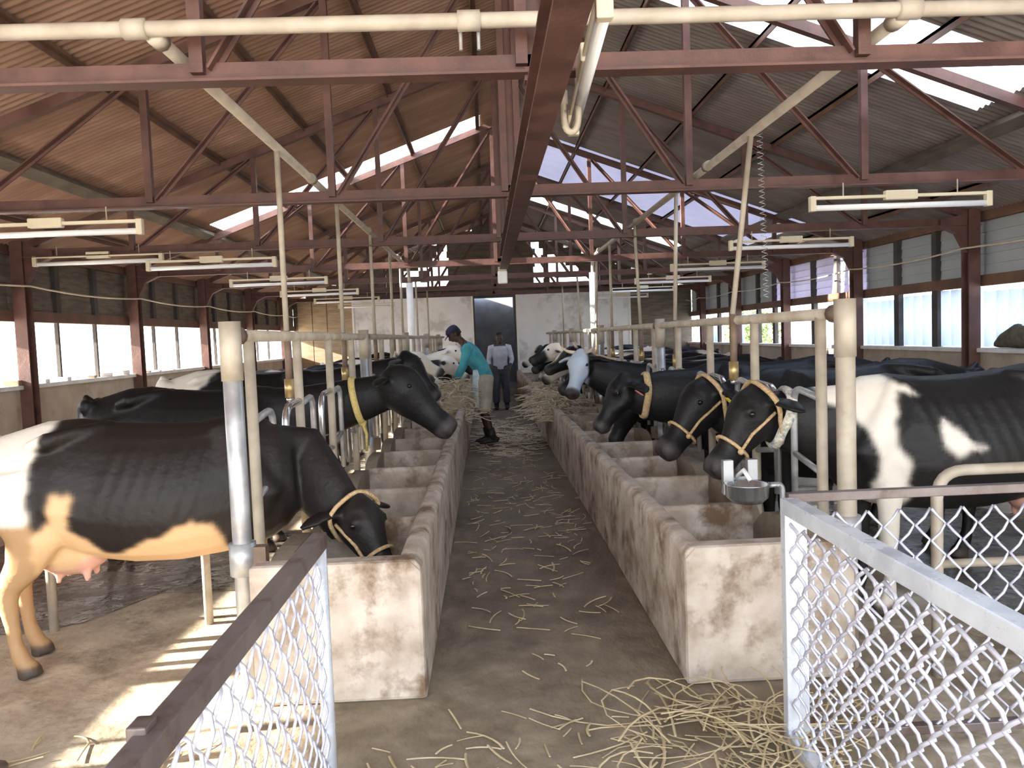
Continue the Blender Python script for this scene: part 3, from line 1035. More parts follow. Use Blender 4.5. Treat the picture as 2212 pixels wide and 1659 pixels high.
# a shrub in the yard, glimpsed through the far right openings
for i, (bx, by, bh) in enumerate(((10.6, 31.0, 2.7),)):
    sh = thing('shrub', (bx, by, FZ - 0.06), 'green shrub in the yard glimpsed through the far right openings', 'shrub')
    rs = random.Random(90 + i)
    MB().tube([(0, 0, 0), (0.05, 0, bh * 0.3), (0, 0.05, bh * 0.6)], [0.06, 0.05, 0.03], 8).build('stem', M['wood'], sh)
    mb = MB()
    for _ in range(1500):
        d = Vector((rs.gauss(0, 1), rs.gauss(0, 1), rs.gauss(0, 1))).normalized() * (rs.random() ** 0.4)
        c = Vector((d.x * bh * 0.42, d.y * bh * 0.42, bh * 0.55 + d.z * bh * 0.45))
        u = Vector((rs.gauss(0, 1), rs.gauss(0, 1), rs.gauss(0, 1))).normalized() * 0.09
        w = u.cross(Vector((rs.gauss(0, 1), rs.gauss(0, 1), rs.gauss(0, 1)))).normalized() * 0.045
        b = len(mb.v)
        mb.v += [tuple(c - u), tuple(c + w), tuple(c + u), tuple(c - w)]
        mb.f.append((b, b + 1, b + 2, b + 3))
    mb.build('foliage', M['leaf'], sh)

# ------------------------------------------------------------------ gates and fence of chain link
def chain_link(L, H, w=0.058, r=0.0046, depth=0.010):
    """interlocking zigzag wires filling L x H (local x along, z up)"""
    mb = MB()
    n = int(L / w)
    rows = int(H / w)
    for i in range(n):
        pts = []
        for j in range(rows + 1):
            right = (i + j) % 2
            x = (i + right) * w
            pts.append((x, 0.0 + (0.006 if right else -0.006), j * w))
            if j < rows:
                sgn = 1 if right else -1
                pts.append(((i + 0.5) * w, sgn * depth, (j + 0.5) * w))
        mb.tube(pts, r, 5, flat=1.5)
    return mb


# right gate, swung open along the aisle
GX, GY = 1.115, 2.90
gt = thing('chain_link_gate', (GX, GY, 0.0), 'steel framed chain link gate standing open at right foreground', 'gate', rz=-math.pi / 2)
Lg, GH = 2.1, 1.0
MB().bar((0.02, 0, GH - 0.025), (Lg, 0, GH - 0.025), 0.06, 0.06).build('top_rail', M['gatebar'], gt, bevel=0.004)
MB().bar((0.0, 0, 0.05), (0.0, 0, GH), 0.05, 0.05, up=(1, 0, 0)).build('hinge_stile', M['gatebar'], gt, bevel=0.004)
MB().bar((Lg, 0, 0.05), (Lg, 0, GH), 0.05, 0.05, up=(1, 0, 0)).build('free_stile', M['gatebar'], gt, bevel=0.004)
MB().bar((0.02, 0, 0.075), (Lg, 0, 0.075), 0.05, 0.05).build('bottom_rail', M['gatebar'], gt, bevel=0.004)
cl = chain_link(Lg - 0.05, GH - 0.14).build('chain_link_mesh', M['wire'], gt, smooth=True)
cl.location = (0.025, 0, 0.10)
# right fence panel across
fn = thing('chain_link_fence', (GX + 0.06, GY + 0.045, 0.0), 'chain link fence panel crossing in front of the right stalls', 'fence')
Lf = 2.0
MB().bar((-0.05, 0, GH - 0.005), (Lf, 0, GH - 0.005), 0.04, 0.035).build('top_rail', M['gatedark'], fn, bevel=0.004)
MB().bar((0.0, 0.0, FZ + 0.1), (0.0, 0.0, GH - 0.02), 0.04, 0.04, up=(1, 0, 0)).build('end_post', M['gatebar'], fn, bevel=0.004)
MB().bar((Lf, 0, FZ), (Lf, 0, GH), 0.04, 0.04, up=(1, 0, 0)).build('end_post', M['gatedark'], fn, bevel=0.004)
MB().bar((0.0, 0, 0.06), (Lf, 0, 0.06), 0.04, 0.035).build('bottom_rail', M['gatedark'], fn, bevel=0.004)
cl = chain_link(Lf - 0.03, GH - 0.1, w=0.062, r=0.0052).build('chain_link_mesh', M['wire'], fn, smooth=True)
cl.location = (0.015, 0, 0.06)
# left gate
lg = thing('chain_link_gate', (-0.60, 2.68, 0.0), 'dull steel chain link gate standing open at left foreground', 'gate', rz=-math.pi / 2)
Ll = 1.75
ltr = MB().bar((-0.02, 0, GH - 0.025), (Ll, 0.0, GH - 0.025), 0.05, 0.055).build('top_rail', M['gatedark'], lg, bevel=0.004)
MB().tube([(0.0, 0, 0.0), (0.0, 0, GH - 0.03)], 0.024, 10).build('hinge_stile', M['gatebar'], lg, smooth=True)
MB().bar((Ll - 0.33, 0, 0.0), (Ll - 0.33, 0, GH - 0.04), 0.05, 0.05, up=(1, 0, 0)).build('middle_stile', M['gatedark'], lg, bevel=0.004)
MB().bar((0.0, 0, 0.06), (Ll, 0, 0.06), 0.045, 0.045).build('bottom_rail', M['gatedark'], lg, bevel=0.004)
MB().box(1.32, 1.37, -0.035, 0.0, GH - 0.03, GH + 0.015).build('latch', M['gatedark'], ltr, bevel=0.004)
cl = chain_link(Ll - 0.4, GH - 0.12).build('chain_link_mesh', M['wire'], lg, smooth=True)
cl.location = (0.02, 0, 0.08)

# short dark post at the left edge
bp = thing('short_dark_post', (-2.13, 3.22, FZ), 'short dark steel post at the left edge beside the sunlit floor', 'post')
MB().tube([(0, 0, 0), (0, 0, 0.56)], 0.03, 10).build('shaft', M['gatedark'], bp, smooth=True)
MB().tube([(0, 0, 0), (0.0, 0, 0.05)], 0.075, 12).build('foot_flange', M['gatedark'], bp, smooth=True)

# drinking bowl at the right trough
bw = thing('drinking_bowl', (1.42, 4.30, 0.60), 'shiny steel drinking bowl on a bracket at the right trough', 'drinking bowl')
prof = [(0.03, 0.20), (0.085, 0.20), (0.115, 0.23), (0.12, 0.30), (0.128, 0.305), (0.112, 0.30), (0.105, 0.235), (0.0, 0.215)]
mb = MB()
n = 24
for (r_, z_) in prof:
    for k in range(n):
        mb.v.append((r_ * math.cos(2 * math.pi * k / n), r_ * math.sin(2 * math.pi * k / n), z_ - 0.12))
for i in range(len(prof) - 1):
    for k in range(n):
        k2 = (k + 1) % n
        mb.f.append((i * n + k, i * n + k2, (i + 1) * n + k2, (i + 1) * n + k))
mb.f.append(tuple(range(n))[::-1])
mb.build('bowl', M['chrome'], bw, smooth=True)
MB().box(-0.10, -0.04, 0.10, 0.15, 0.1, 0.30).box(0.04, 0.10, 0.10, 0.15, 0.1, 0.30).box(-0.10, 0.10, 0.13, 0.15, 0.12, 0.2).build('bracket', M['galv'], bw, bevel=0.005)
MB().tube([(0.12, 0.0, 0.17), (0.17, 0.0, 0.17)] + arc((0.17, 0, 0.17), (0.2, 0, 0.17), (0.2, 0, 0.13)) + [(0.2, 0, -0.2)], 0.016, 8).build('supply_pipe', M['galv'], bw, smooth=True)
MB().tube([(-0.02, 0.12, 0.2), (0.0, 0.05, 0.25), (0.02, 0.0, 0.2)], 0.014, 6).build('nozzle', M['whitepipe'], bw, smooth=True)
st = MB().loft([((0, 0, 0), 0.14, 0.14), ((0, 0, 0.12), 0.16, 0.15), ((0, 0, 0.26), 0.13, 0.12), ((0, 0, 0.33), 0.05, 0.05)], ref=(1, 0, 0), n=12).build(
    'rounded_stone', M['stone'], smooth=True)
st.location = (1.42, 4.02, 0.17)
tag(st, 'rounded grey stone lying in the first right trough compartment', 'stone')


# ------------------------------------------------------------------ straw
def straw_heap(name, cx, cy, cz, rx, ry, h, n, seed, mat, label, lmin=0.18, lmax=0.5, r=0.003, mound=True, curl=0.5):
    rs = random.Random(seed)
    mb = MB()
    if mound:
        rings = 7
        nn = 22
        b = len(mb.v)
        for i in range(rings):
            t = i / (rings - 1)
            for k in range(nn):
                a = 2 * math.pi * k / nn
                q = 1 + 0.16 * noise.noise((math.cos(a) * 2 + seed, math.sin(a) * 2, t * 3))
                mb.v.append((cx + rx * 0.8 * (1 - t) * q * math.cos(a), cy + ry * 0.8 * (1 - t) * q * math.sin(a),
                             cz + h * 0.85 * math.sin(t * math.pi / 2) * (1 + 0.2 * noise.noise((a, t * 4, seed)))))
        for i in range(rings - 1):
            for k in range(nn):
                k2 = (k + 1) % nn
                mb.f.append((b + i * nn + k, b + i * nn + k2, b + (i + 1) * nn + k2, b + (i + 1) * nn + k))
    for _ in range(n):
        u = math.sqrt(rs.random())
        a = rs.uniform(0, 2 * math.pi)
        x, y = cx + rx * u * math.cos(a), cy + ry * u * math.sin(a)
        z = cz + h * (1 - u * u) * rs.uniform(0.75, 1.08) + 0.006
        L = rs.uniform(lmin, lmax)
        d = rs.uniform(0, 2 * math.pi)
        el = rs.uniform(-0.25, 0.35) if h > 0.05 else rs.uniform(-0.02, 0.1)
        cu = rs.uniform(-curl, curl)
        pts = []
        m = 6
        px, py, pz_ = x, y, z
        for i in range(m):
            pts.append((px, py, max(pz_, cz + 0.004)))
            d += cu
            px += L / m * math.cos(d)
            py += L / m * math.sin(d)
            pz_ += L / m * math.sin(el) - (0.012 * i * L if h > 0.05 else 0)
        mb.tube(pts, r * rs.uniform(0.7, 1.3), 4, flat=1.8)
    o = mb.build(name, mat)
    return tag(o, label, 'straw', kind='stuff')


straw_heap('straw_litter', 0.98, 2.98, 0.0, 0.42, 0.40, 0.10, 120, 21, M['straw'], 'tangled loose straw on the floor before the right trough end',
           0.25, 0.75, 0.0026, mound=False, curl=0.6)
straw_heap('straw_litter', 0.2, 2.7, 0.0, 1.1, 0.6, 0.0, 160, 22, M['straw'], 'thin straw scattered across the floor in the foreground',
           0.08, 0.3, 0.0026, mound=False, curl=0.2)
straw_heap('straw_litter', -1.9, 3.0, FZ, 0.9, 0.6, 0.0, 70, 23, M['straw'], 'few stalks of straw scattered on the sunlit left floor',
           0.1, 0.35, 0.0026, mound=False, curl=0.2)
straw_heap('straw_litter', 0.28, 7.5, 0.0, 0.55, 4.0, 0.0, 260, 24, M['straw'], 'short straw bits scattered along the near half of the aisle',
           0.06, 0.25, 0.0028, mound=False, curl=0.2)
straw_heap('straw_litter', 0.28, 13.0, 0.0, 0.56, 2.4, 0.02, 420, 25, M['strawpale'], 'pale straw strewn over the far half of the aisle floor',
           0.1, 0.4, 0.004, mound=False, curl=0.3)
straw_heap('straw_heap', -0.58, 11.9, 0.45, 0.42, 0.9, 0.56, 420, 26, M['strawpale'], 'tall heap of pale straw in the left trough by the stooping man',
           0.15, 0.5, 0.005)
straw_heap('straw_heap', 0.95, 11.6, 0.45, 0.36, 0.95, 0.36, 420, 27, M['strawpale'], 'bright sunlit heap of pale straw spilling over the right trough',
           0.2, 0.6, 0.005)
straw_heap('straw_heap', 1.12, 15.5, 0.30, 0.30, 1.2, 0.40, 240, 28, M['strawpale'], 'far heap of straw on the right trough near the doorway', 0.2, 0.6, 0.006)


# ------------------------------------------------------------------ cows
def remeshed(mb, voxel, smooth_it=4, name='body'):
    o = bpy.data.objects.new('tmp', mb.mesh('tmp'))
    COL.objects.link(o)
    m = o.modifiers.new('r', 'REMESH')
    m.mode = 'VOXEL'
    m.voxel_size = voxel
    s = o.modifiers.new('s', 'SMOOTH')
    s.factor = 0.5
    s.iterations = smooth_it
    bpy.context.view_layer.update()
    dg = bpy.context.evaluated_depsgraph_get()
    me = bpy.data.meshes.new_from_object(o.evaluated_get(dg))
    me.name = name
    old = o.data
    bpy.data.objects.remove(o)
    bpy.data.meshes.remove(old)
    me.polygons.foreach_set('use_smooth', [True] * len(me.polygons))
    return me


HEAD_SEC = [(-0.07, 0.05, 0.06), (0.0, 0.105, 0.095), (0.13, 0.142, 0.118), (0.28, 0.142, 0.124), (0.42, 0.124, 0.098), (0.58, 0.096, 0.072),
            (0.72, 0.082, 0.066), (0.84, 0.080, 0.078), (0.93, 0.078, 0.086), (0.99, 0.066, 0.074), (1.02, 0.042, 0.05)]


def head_frame(poll, muz, yref=(0, 1, 0)):
    p, m = Vector(poll), Vector(muz)
    t = (m - p)
    L = t.length
    t.normalize()
    up = Vector((0, 0, 1)) - t * t.z
    if up.length < 0.25:
        up = Vector((1, 0, 0)) - t * t.x
    up.normalize()
    s = up.cross(t)
    return p, t, up, s, L


def cow_mesh(poll, muz, neck_mid=None, voxel=0.018, legs=None, ear_droop=0.05):
    mb = MB()
    # trunk: (x, top, bottom, half width)
    T = [(-0.86, 1.30, 1.10, 0.05), (-0.80, 1.345, 0.98, 0.13), (-0.70, 1.37, 0.82, 0.205), (-0.55, 1.385, 0.72, 0.255), (-0.38, 1.395, 0.66, 0.285),
         (-0.20, 1.365, 0.59, 0.285), (0.0, 1.345, 0.555, 0.305), (0.20, 1.335, 0.55, 0.300), (0.38, 1.34, 0.57, 0.268), (0.55, 1.365, 0.60, 0.235),
         (0.68, 1.35, 0.64, 0.205), (0.78, 1.29, 0.70, 0.165), (0.85, 1.20, 0.80, 0.11)]
    mb.loft([((x, 0, (a + b) / 2), (a - b) / 2, w) for x, a, b, w in T], n=20, egg=0.22)
    for s in (-1, 1):   # hip bones, shoulder blades, pin bones
        mb.loft([((-0.52, s * 0.19, 1.25), 0.03, 0.03), ((-0.41, s * 0.225, 1.285), 0.045, 0.042), ((-0.30, s * 0.15, 1.315), 0.04, 0.04), ((-0.15, s * 0.05, 1.335), 0.03, 0.03)], ref=(0, 0, 1), n=10)
        mb.ball((-0.80, s * 0.10, 1.24), 0.06, 0.06, 0.07)
        mb.loft([((0.46, s * 0.10, 1.32), 0.07, 0.04), ((0.56, s * 0.17, 1.10), 0.12, 0.07), ((0.68, s * 0.17, 0.92), 0.12, 0.075), ((0.62, s * 0.16, 0.80), 0.08, 0.06)],
                ref=(1, 0, 0), n=12)
        # front leg
        mb.loft([((0.60, s * 0.15, 0.95), 0.12, 0.08), ((0.57, s * 0.165, 0.74), 0.088, 0.066), ((0.575, s * 0.165, 0.58), 0.062, 0.052), ((0.58, s * 0.165, 0.43), 0.056, 0.053),
                 ((0.58, s * 0.165, 0.36), 0.046, 0.044), ((0.575, s * 0.165, 0.22), 0.034, 0.032), ((0.58, s * 0.165, 0.13), 0.044, 0.042), ((0.60, s * 0.165, 0.075), 0.043, 0.042),
                 ((0.615, s * 0.165, 0.05), 0.060, 0.054), ((0.625, s * 0.165, 0.0), 0.070, 0.060)], ref=(1, 0, 0), n=12)
        # hind leg
        k = (legs or {}).get(s, 0.0)
        mb.loft([((-0.56, s * 0.16, 1.12), 0.20, 0.10), ((-0.54, s * 0.19, 0.92), 0.20, 0.10), ((-0.52 + k * 0.3, s * 0.19, 0.74), 0.145, 0.085), ((-0.60 + k * 0.6, s * 0.18, 0.60), 0.095, 0.066),
                 ((-0.69 + k * 0.9, s * 0.17, 0.49), 0.066, 0.05), ((-0.70 + k, s * 0.17, 0.42), 0.056, 0.046), ((-0.685 + k, s * 0.17, 0.30), 0.042, 0.036), ((-0.675 + k, s * 0.17, 0.19), 0.037, 0.034),
                 ((-0.66 + k, s * 0.17, 0.13), 0.046, 0.043), ((-0.64 + k, s * 0.17, 0.08), 0.045, 0.043), ((-0.62 + k, s * 0.17, 0.05), 0.060, 0.054), ((-0.61 + k, s * 0.17, 0.0), 0.070, 0.060)],
                ref=(1, 0, 0), n=12)
        for q in (-1, 1):
            mb.loft([((-0.38 + q * 0.075, s * 0.065, 0.56), 0.024, 0.024), ((-0.38 + q * 0.075, s * 0.068, 0.47), 0.017, 0.017)], ref=(1, 0, 0), n=8)
    for i in range(7):      # ribs showing through the flank
        x0 = -0.10 + 0.078 * i
        for s in (-1, 1):
            pts = []
            for j in range(9):
                th = 0.75 + 1.35 * j / 8
                xx = x0 + 0.05 - 0.16 * (j / 8) ** 1.3
                q = max(0, min(len(T) - 2, next((m_ for m_ in range(len(T) - 1) if T[m_][0] <= xx <= T[m_ + 1][0]), 0)))
                f = (xx - T[q][0]) / (T[q + 1][0] - T[q][0])
                top_, bot_, w_ = [T[q][m_] * (1 - f) + T[q + 1][m_] * f for m_ in (1, 2, 3)]
                ca, sa = math.cos(th), math.sin(th)
                pts.append((xx, s * (w_ * sa * (1 - 0.22 * max(ca, -0.3)) - 0.012), (top_ + bot_) / 2 + (top_ - bot_) / 2 * ca))
            mb.tube(pts, [0.008] + [0.019] * 7 + [0.008], 6)
    mb.ball((-0.40, 0, 0.64), 0.21, 0.165, 0.135, 14)
    mb.loft([((-0.82, 0, 1.32), 0.045, 0.04), ((-0.89, 0, 1.24), 0.034, 0.034), ((-0.905, 0, 1.05), 0.026, 0.026), ((-0.90, 0, 0.80), 0.023, 0.023), ((-0.895, 0.01, 0.58), 0.024, 0.024),
             ((-0.895, 0.01, 0.48), 0.045, 0.04), ((-0.89, 0.01, 0.38), 0.045, 0.04), ((-0.885, 0.01, 0.29), 0.015, 0.015)], ref=(1, 0, 0), n=10)
    # neck
    P, t, up, sd, L = head_frame(poll, muz)
    hb = P + t * (0.12 * L) - up * 0.10
    A = Vector((0.62, 0, 1.06))
    mid = Vector(neck_mid) if neck_mid else (Vector((0.86, 0, 1.07)).lerp(hb, 0.42))
    B = Vector((0.80, mid.y * 0.25, 0.5 * (1.06 + mid.z)))
    B = A.lerp(mid, 0.45)
    N = [(A, 0.28, 0.16), (B, 0.235, 0.135), (mid, 0.215, 0.118), (mid.lerp(hb, 0.55), 0.18, 0.105), (hb, 0.145, 0.095)]
    mb.loft([(tuple(c), a, b) for c, a, b in N], ref=(0.25, 0, 1), n=16)
    # head with brow, jaw and ears
    k = L / 0.52
    mb.loft([(tuple(P + t * (f * L) - up * (0.035 * math.sin(f * 2.4) * k)), a * k, b * k) for f, a, b in HEAD_SEC], ref=tuple(up), n=16, power=0.9)
    for s in (-1, 1):
        mb.ball(tuple(P + t * (0.27 * L) + up * 0.055 + sd * (s * 0.088)), 0.04, 0.04, 0.035, 10)
        e0 = P + t * 0.03 + up * 0.02 + sd * (s * 0.07) - up * 0.03
        e1 = e0 + sd * (s * 0.12) - up * ear_droop * 0.6 - t * 0.03
        e2 = e0 + sd * (s * 0.25) - up * ear_droop * 1.6 - t * 0.01
        mb.loft([(tuple(e0), 0.035, 0.028), (tuple(e1), 0.075, 0.02), (tuple(e1.lerp(e2, 0.5)), 0.066, 0.018), (tuple(e2), 0.02, 0.014)], ref=tuple(t * 0.7 + up * 0.7), n=10)
    mb.ball(tuple(P - t * 0.01 + up * 0.05), 0.06, 0.07, 0.05, 10)
    for s in (-1, 1):   # nostril rims and lower lip, cheek bone
        mb.ball(tuple(P + t * (0.985 * L) + sd * (s * 0.045 * k) - up * 0.0 * k), 0.024, 0.024, 0.026, 8)
        mb.loft([(tuple(P + t * (0.22 * L) + sd * (s * 0.095) - up * 0.06), 0.05, 0.03), (tuple(P + t * (0.45 * L) + sd * (s * 0.085) - up * 0.045), 0.026, 0.02),
                 (tuple(P + t * (0.62 * L) + sd * (s * 0.062) - up * 0.03), 0.014, 0.012)], ref=tuple(up), n=8)
    mb.ball(tuple(P + t * (0.92 * L) - up * 0.085 * k), 0.045, 0.05, 0.03, 10)
    return remeshed(mb, voxel, 4, 'cow_body')


BLACK = (0.0065, 0.006, 0.0065)
DARK = (0.022, 0.017, 0.015)
WHITE = (0.70, 0.65, 0.57)
CREAM = (0.60, 0.39, 0.21)
PINK = (0.62, 0.34, 0.27)
HOOF = (0.06, 0.045, 0.035)


def inpoly(x, z, poly):
    c = False
    j = len(poly) - 1
    for i in range(len(poly)):
        xi, zi = poly[i]
        xj, zj = poly[j]
        if (zi > z) != (zj > z) and x < (xj - xi) * (z - zi) / (zj - zi) + xi:
            c = not c
        j = i
    return c


def paint(me, fn):
    """coat colour per vertex, edges of patches softened like hair"""
    cols = [fn(v.co) for v in me.vertices]
    edges = [tuple(e.vertices) for e in me.edges]
    for _ in range(2):
        acc = [[c[0] * 2, c[1] * 2, c[2] * 2, 2.0] for c in cols]
        for a, b in edges:
            ca, cb = cols[a], cols[b]
            qa, qb = acc[a], acc[b]
            for i in range(3):
                qa[i] += cb[i]
                qb[i] += ca[i]
            qa[3] += 1
            qb[3] += 1
        cols = [(q[0] / q[3], q[1] / q[3], q[2] / q[3]) for q in acc]
    ca = me.color_attributes.new('coat', 'FLOAT_COLOR', 'POINT')
    data = []
    for c in cols:
        data += [c[0], c[1], c[2], 1.0]
    ca.data.foreach_set('color', data)


def patched(seed, thr=0.15, scale=1.5, base=BLACK, white=WHITE, sock=0.0, polys=None, dirt=True, wobble=0.02, facewhite=None, side=None):
    """coat with white patches: noise patches, or drawn ones (side view outlines)"""
    def fn(p):
        n2 = noise.noise((p.x * 9 + seed, p.y * 9, p.z * 9))
        col = base
        k = 1.0 + 0.5 * noise.noise((p.x * 3, p.y * 3 + seed, p.z * 3))
        col = tuple(b * (0.7 + 0.5 * k) for b in base)
        if polys is not None:
            if side is None or p.y * side > -0.02:
                x = p.x + wobble * noise.noise((p.x * 14, p.z * 14, seed))
                z = p.z + wobble * noise.noise((p.z * 14, p.x * 14, seed + 5))
                for poly, c in polys:
                    if inpoly(x, z, poly):
                        col = c
        elif noise.noise((p.x * scale + seed * 3.7, p.y * scale + seed, p.z * scale * 0.9)) + 0.05 * n2 > thr:
            col = white
        if sock and p.z < sock + 0.04 * n2:
            col = white
        if p.z < 0.065 and p.x < 0.8:
            col = HOOF
        if -0.62 < p.x < -0.2 and abs(p.y) < 0.13 and 0.44 < p.z < 0.62:
            col = PINK
        if p.x < -0.84 and p.z < 0.52:
            col = WHITE
        if facewhite and facewhite(p):
            col = white
        if dirt and p.z < 0.75 and p.x < -0.3 and sum(col) > 0.5:
            f = 0.5 + 0.5 * n2
            col = tuple(a * (1 - 0.5 * f) + b * 0.5 * f for a, b in zip(col, (0.35, 0.22, 0.11)))
        return col
    return fn


def ring_fit(me, c, nrm, n=28, rmax=0.34, off=0.010):
    """closed loop lying on the body where the plane (c, nrm) cuts it"""
    nrm = Vector(nrm).normalized()
    u = Vector((0, 0, 1)) - nrm * nrm.z
    if u.length < 0.1:
        u = Vector((1, 0, 0)) - nrm * nrm.x
    u.normalize()
    w = nrm.cross(u)
    rad = [0.0] * n
    for v in me.vertices:
        d = v.co - c
        h = d.dot(nrm)
        if abs(h) < 0.022:
            a, b = d.dot(u), d.dot(w)
            r = math.hypot(a, b)
            if r < rmax:
                k = int(math.atan2(b, a) / (2 * math.pi) * n + n) % n
                rad[k] = max(rad[k], r)
    good = [r for r in rad if r > 0] or [0.12]
    med = sorted(good)[len(good) // 2]
    rad = [min(r, med * 1.55) if r > 0 else med for r in rad]
    for _ in range(5):
        rad = [(rad[i - 1] + 2 * rad[i] + rad[(i + 1) % n]) / 4 for i in range(n)]
    return [tuple(c + (u * math.cos(2 * math.pi * (k + 0.5) / n) + w * math.sin(2 * math.pi * (k + 0.5) / n)) * (rad[k] + off)) for k in range(n)]


def ring_pts(c, t, up, sd, ra, rb, n=24):
    return [tuple(c + up * (ra * math.cos(2 * math.pi * i / n)) + sd * (rb * math.sin(2 * math.pi * i / n))) for i in range(n)]


def make_cow(name_label, x, y, rz, scale, poll, muz, coat, group, neck_mid=None, voxel=0.018, halter=None, rope=None, tag_ear=None,
             body=None, legs=None, eyes=True, horns=False, cat='cow'):
    c = thing('cow', (x, y, FZ), name_label, cat, group, rz)
    c.scale = (scale,) * 3
    if body is None:
        me = cow_mesh(poll, muz, neck_mid, voxel, legs)
    else:
        me = body.copy()
    P_, t_, up_, sd_, L0 = head_frame(poll, muz)

    def with_muzzle(p):
        col = coat(p)
        d = p - P_
        f = d.dot(t_) / L0
        if d.length < 0.75 and f > 0.86:
            h, w_ = d.dot(up_), abs(d.dot(sd_))
            if f > 0.95 and 0.028 < w_ < 0.062 and -0.03 < h < 0.035:
                return (0.012, 0.010, 0.010)
            col = (0.055, 0.047, 0.047)
            if 0.90 < f and -0.075 < h < -0.055:
                col = (0.015, 0.012, 0.012)
        return col
    paint(me, with_muzzle)
    me.materials.append(M['coat'])
    o = bpy.data.objects.new('body', me)
    COL.objects.link(o)
    o.parent = c
    P, t, up, sd, L = head_frame(poll, muz)
    k = L / 0.52
    if eyes:
        for s in (-1, 1):
            MB().ball(tuple(P + t * (0.29 * L) + up * 0.045 * k + sd * (s * 0.112 * k)), 0.019, 0.019, 0.019, 10).build('eye', M['eye'], c, smooth=True)
    if horns:
        for s in (-1, 1):
            h0 = P + up * 0.06 + sd * (s * 0.06)
            MB().tube([tuple(h0), tuple(h0 + sd * (s * 0.08) + up * 0.03), tuple(h0 + sd * (s * 0.13) + up * 0.10)], [0.022, 0.017, 0.006], 8).build('horn', M['cable'], c, smooth=True)
    if halter:
        mb = MB()

        def hc(f):
            return P + t * (f * L) - up * (0.035 * math.sin(f * 2.4) * k)
        mb.tube(ring_fit(me, hc(0.64), t, 24, 0.15), 0.011, 6, closed=True, flat=1.5)
        # throat and headstall loop, slanting back behind the ears
        c0 = P + t * (0.10 * L) - up * 0.045
        upb = (up - t * 0.55).normalized()
        mb.tube(ring_fit(me, c0, upb.cross(sd), 28, 0.24), 0.013, 6, closed=True, flat=1.5)
        for s in (-1, 1):
            mb.tube([tuple(hc(0.66) + sd * (s * 0.084 * k) - up * 0.01), tuple(hc(0.45) + sd * (s * 0.103 * k)), tuple(c0 - up * 0.01 + sd * (s * 0.130 * k) + t * 0.01)], 0.010, 6)
            mb.ball(tuple(hc(0.66) + sd * (s * 0.086 * k) - up * 0.01), 0.02, 0.02, 0.02, 8)
        mb.build('halter', M['rope'], c, smooth=True)
    if rope:
        f, mat, ra, rb, tilt = rope
        A = Vector(neck_mid) if neck_mid else Vector((0.86, 0, 1.07)).lerp(P + t * (0.12 * L) - up * 0.10, 0.42)
        hb = P + t * (0.12 * L) - up * 0.10
        cc = A.lerp(hb, f)
        ax = (hb - A).normalized()
        u2 = (Vector((0, 0, 1)) + Vector((1, 0, 0)) * tilt)
        u2 = (u2 - ax * u2.dot(ax) * 0.9).normalized()
        s2 = Vector((0, 1, 0)) - ax * ax.y
        s2.normalize()
        mb = MB()
        mb.tube(ring_fit(me, cc, u2.cross(s2), 28, 0.36, 0.012), 0.017, 6, closed=True, flat=1.8)
        if mat is M['ropey']:      # knot and loose end below the neck
            lowp = min((Vector(q) for q in ring_fit(me, cc, u2.cross(s2), 28, 0.36, 0.012)), key=lambda q: q.z)
            mb.ball(tuple(lowp), 0.035, 0.03, 0.035, 8)
            mb.tube([tuple(lowp), tuple(lowp + Vector((0.03, 0.0, -0.10))), tuple(lowp + Vector((0.02, 0.02, -0.24)))], [0.018, 0.014, 0.011], 6)
        mb.build('neck_rope', mat, c, smooth=True)
    if tag_ear:
        s, mat = tag_ear
        e = P + t * 0.05 + sd * (s * 0.215) - up * 0.07
        mb = MB()
        mb.bar(tuple(e - up * 0.035), tuple(e + up * 0.035), 0.052, 0.008, up=tuple(t))
        mb.build('ear_tag', mat, c, bevel=0.004)
    return c


def to_local(x, y, rz, scale, p):
    """world point -> cow space"""
    m = Matrix.Translation((x, y, FZ)) @ Matrix.Rotation(rz, 4, 'Z') @ Matrix.Scale(scale, 4)
    return tuple(m.inverted() @ Vector(p))


# --- near left cow, head down in the trough
cx, cy, cr, cs = -1.98, 4.50, 0.10, 1.0
L_ = lambda p: to_local(cx, cy, cr, cs, p)
WP_L1 = [
    ([(-1.2, 1.6), (-0.39, 1.6), (-0.414, 1.413), (-0.429, 1.279), (-0.488, 1.183), (-0.51, 0.987), (-0.503, 0.862), (-0.563, 0.44), (-1.2, 0.46)], WHITE),
    ([(-0.9, 0.80), (-0.50, 0.86), (-0.44, 0.70), (-0.50, 0.0), (-0.9, 0.0)], (0.36, 0.22, 0.11)),
    ([(-0.377, 1.005), (-0.285, 1.006), (-0.287, 0.902), (-0.323, 0.804), (-0.237, 0.763), (-0.16, 0.647), (-0.069, 0.555), (-0.2, 0.40), (-0.513, 0.463), (-0.489, 0.787), (-0.407, 0.858)], CREAM),
    ([(-0.183, 0.66), (-0.038, 0.648), (0.039, 0.717), (0.138, 0.738), (0.239, 0.791), (0.326, 0.819), (0.349, 0.793), (0.411, 0.808), (0.46, 0.73), (0.478, 0.629), (0.545, 0.601), (0.717, 0.592), (0.75, -0.1), (0.40, -0.1), (0.40, 0.45), (0.312, 0.50), (-0.2, 0.422)], CREAM)]
WP_R1 = [
    ([(0.95, 1.405), (0.748, 1.459), (0.596, 1.428), (0.508, 1.312), (0.381, 1.232), (0.534, 1.276), (0.535, 1.175), (0.574, 1.089), (0.561, 1.013), (0.524, 0.922), (0.486, 0.857), (0.499, 0.782), (0.462, 0.678), (0.45, 0.55), (0.428, -0.15), (0.72, -0.139), (0.66, 0.684), (0.66, 0.888), (0.721, 1.094), (0.801, 1.174), (0.927, 1.229)], WHITE),
    ([(0.318, 1.116), (0.19, 0.997), (0.101, 0.942), (0.191, 0.934), (0.255, 0.898), (0.319, 0.977)], WHITE)]
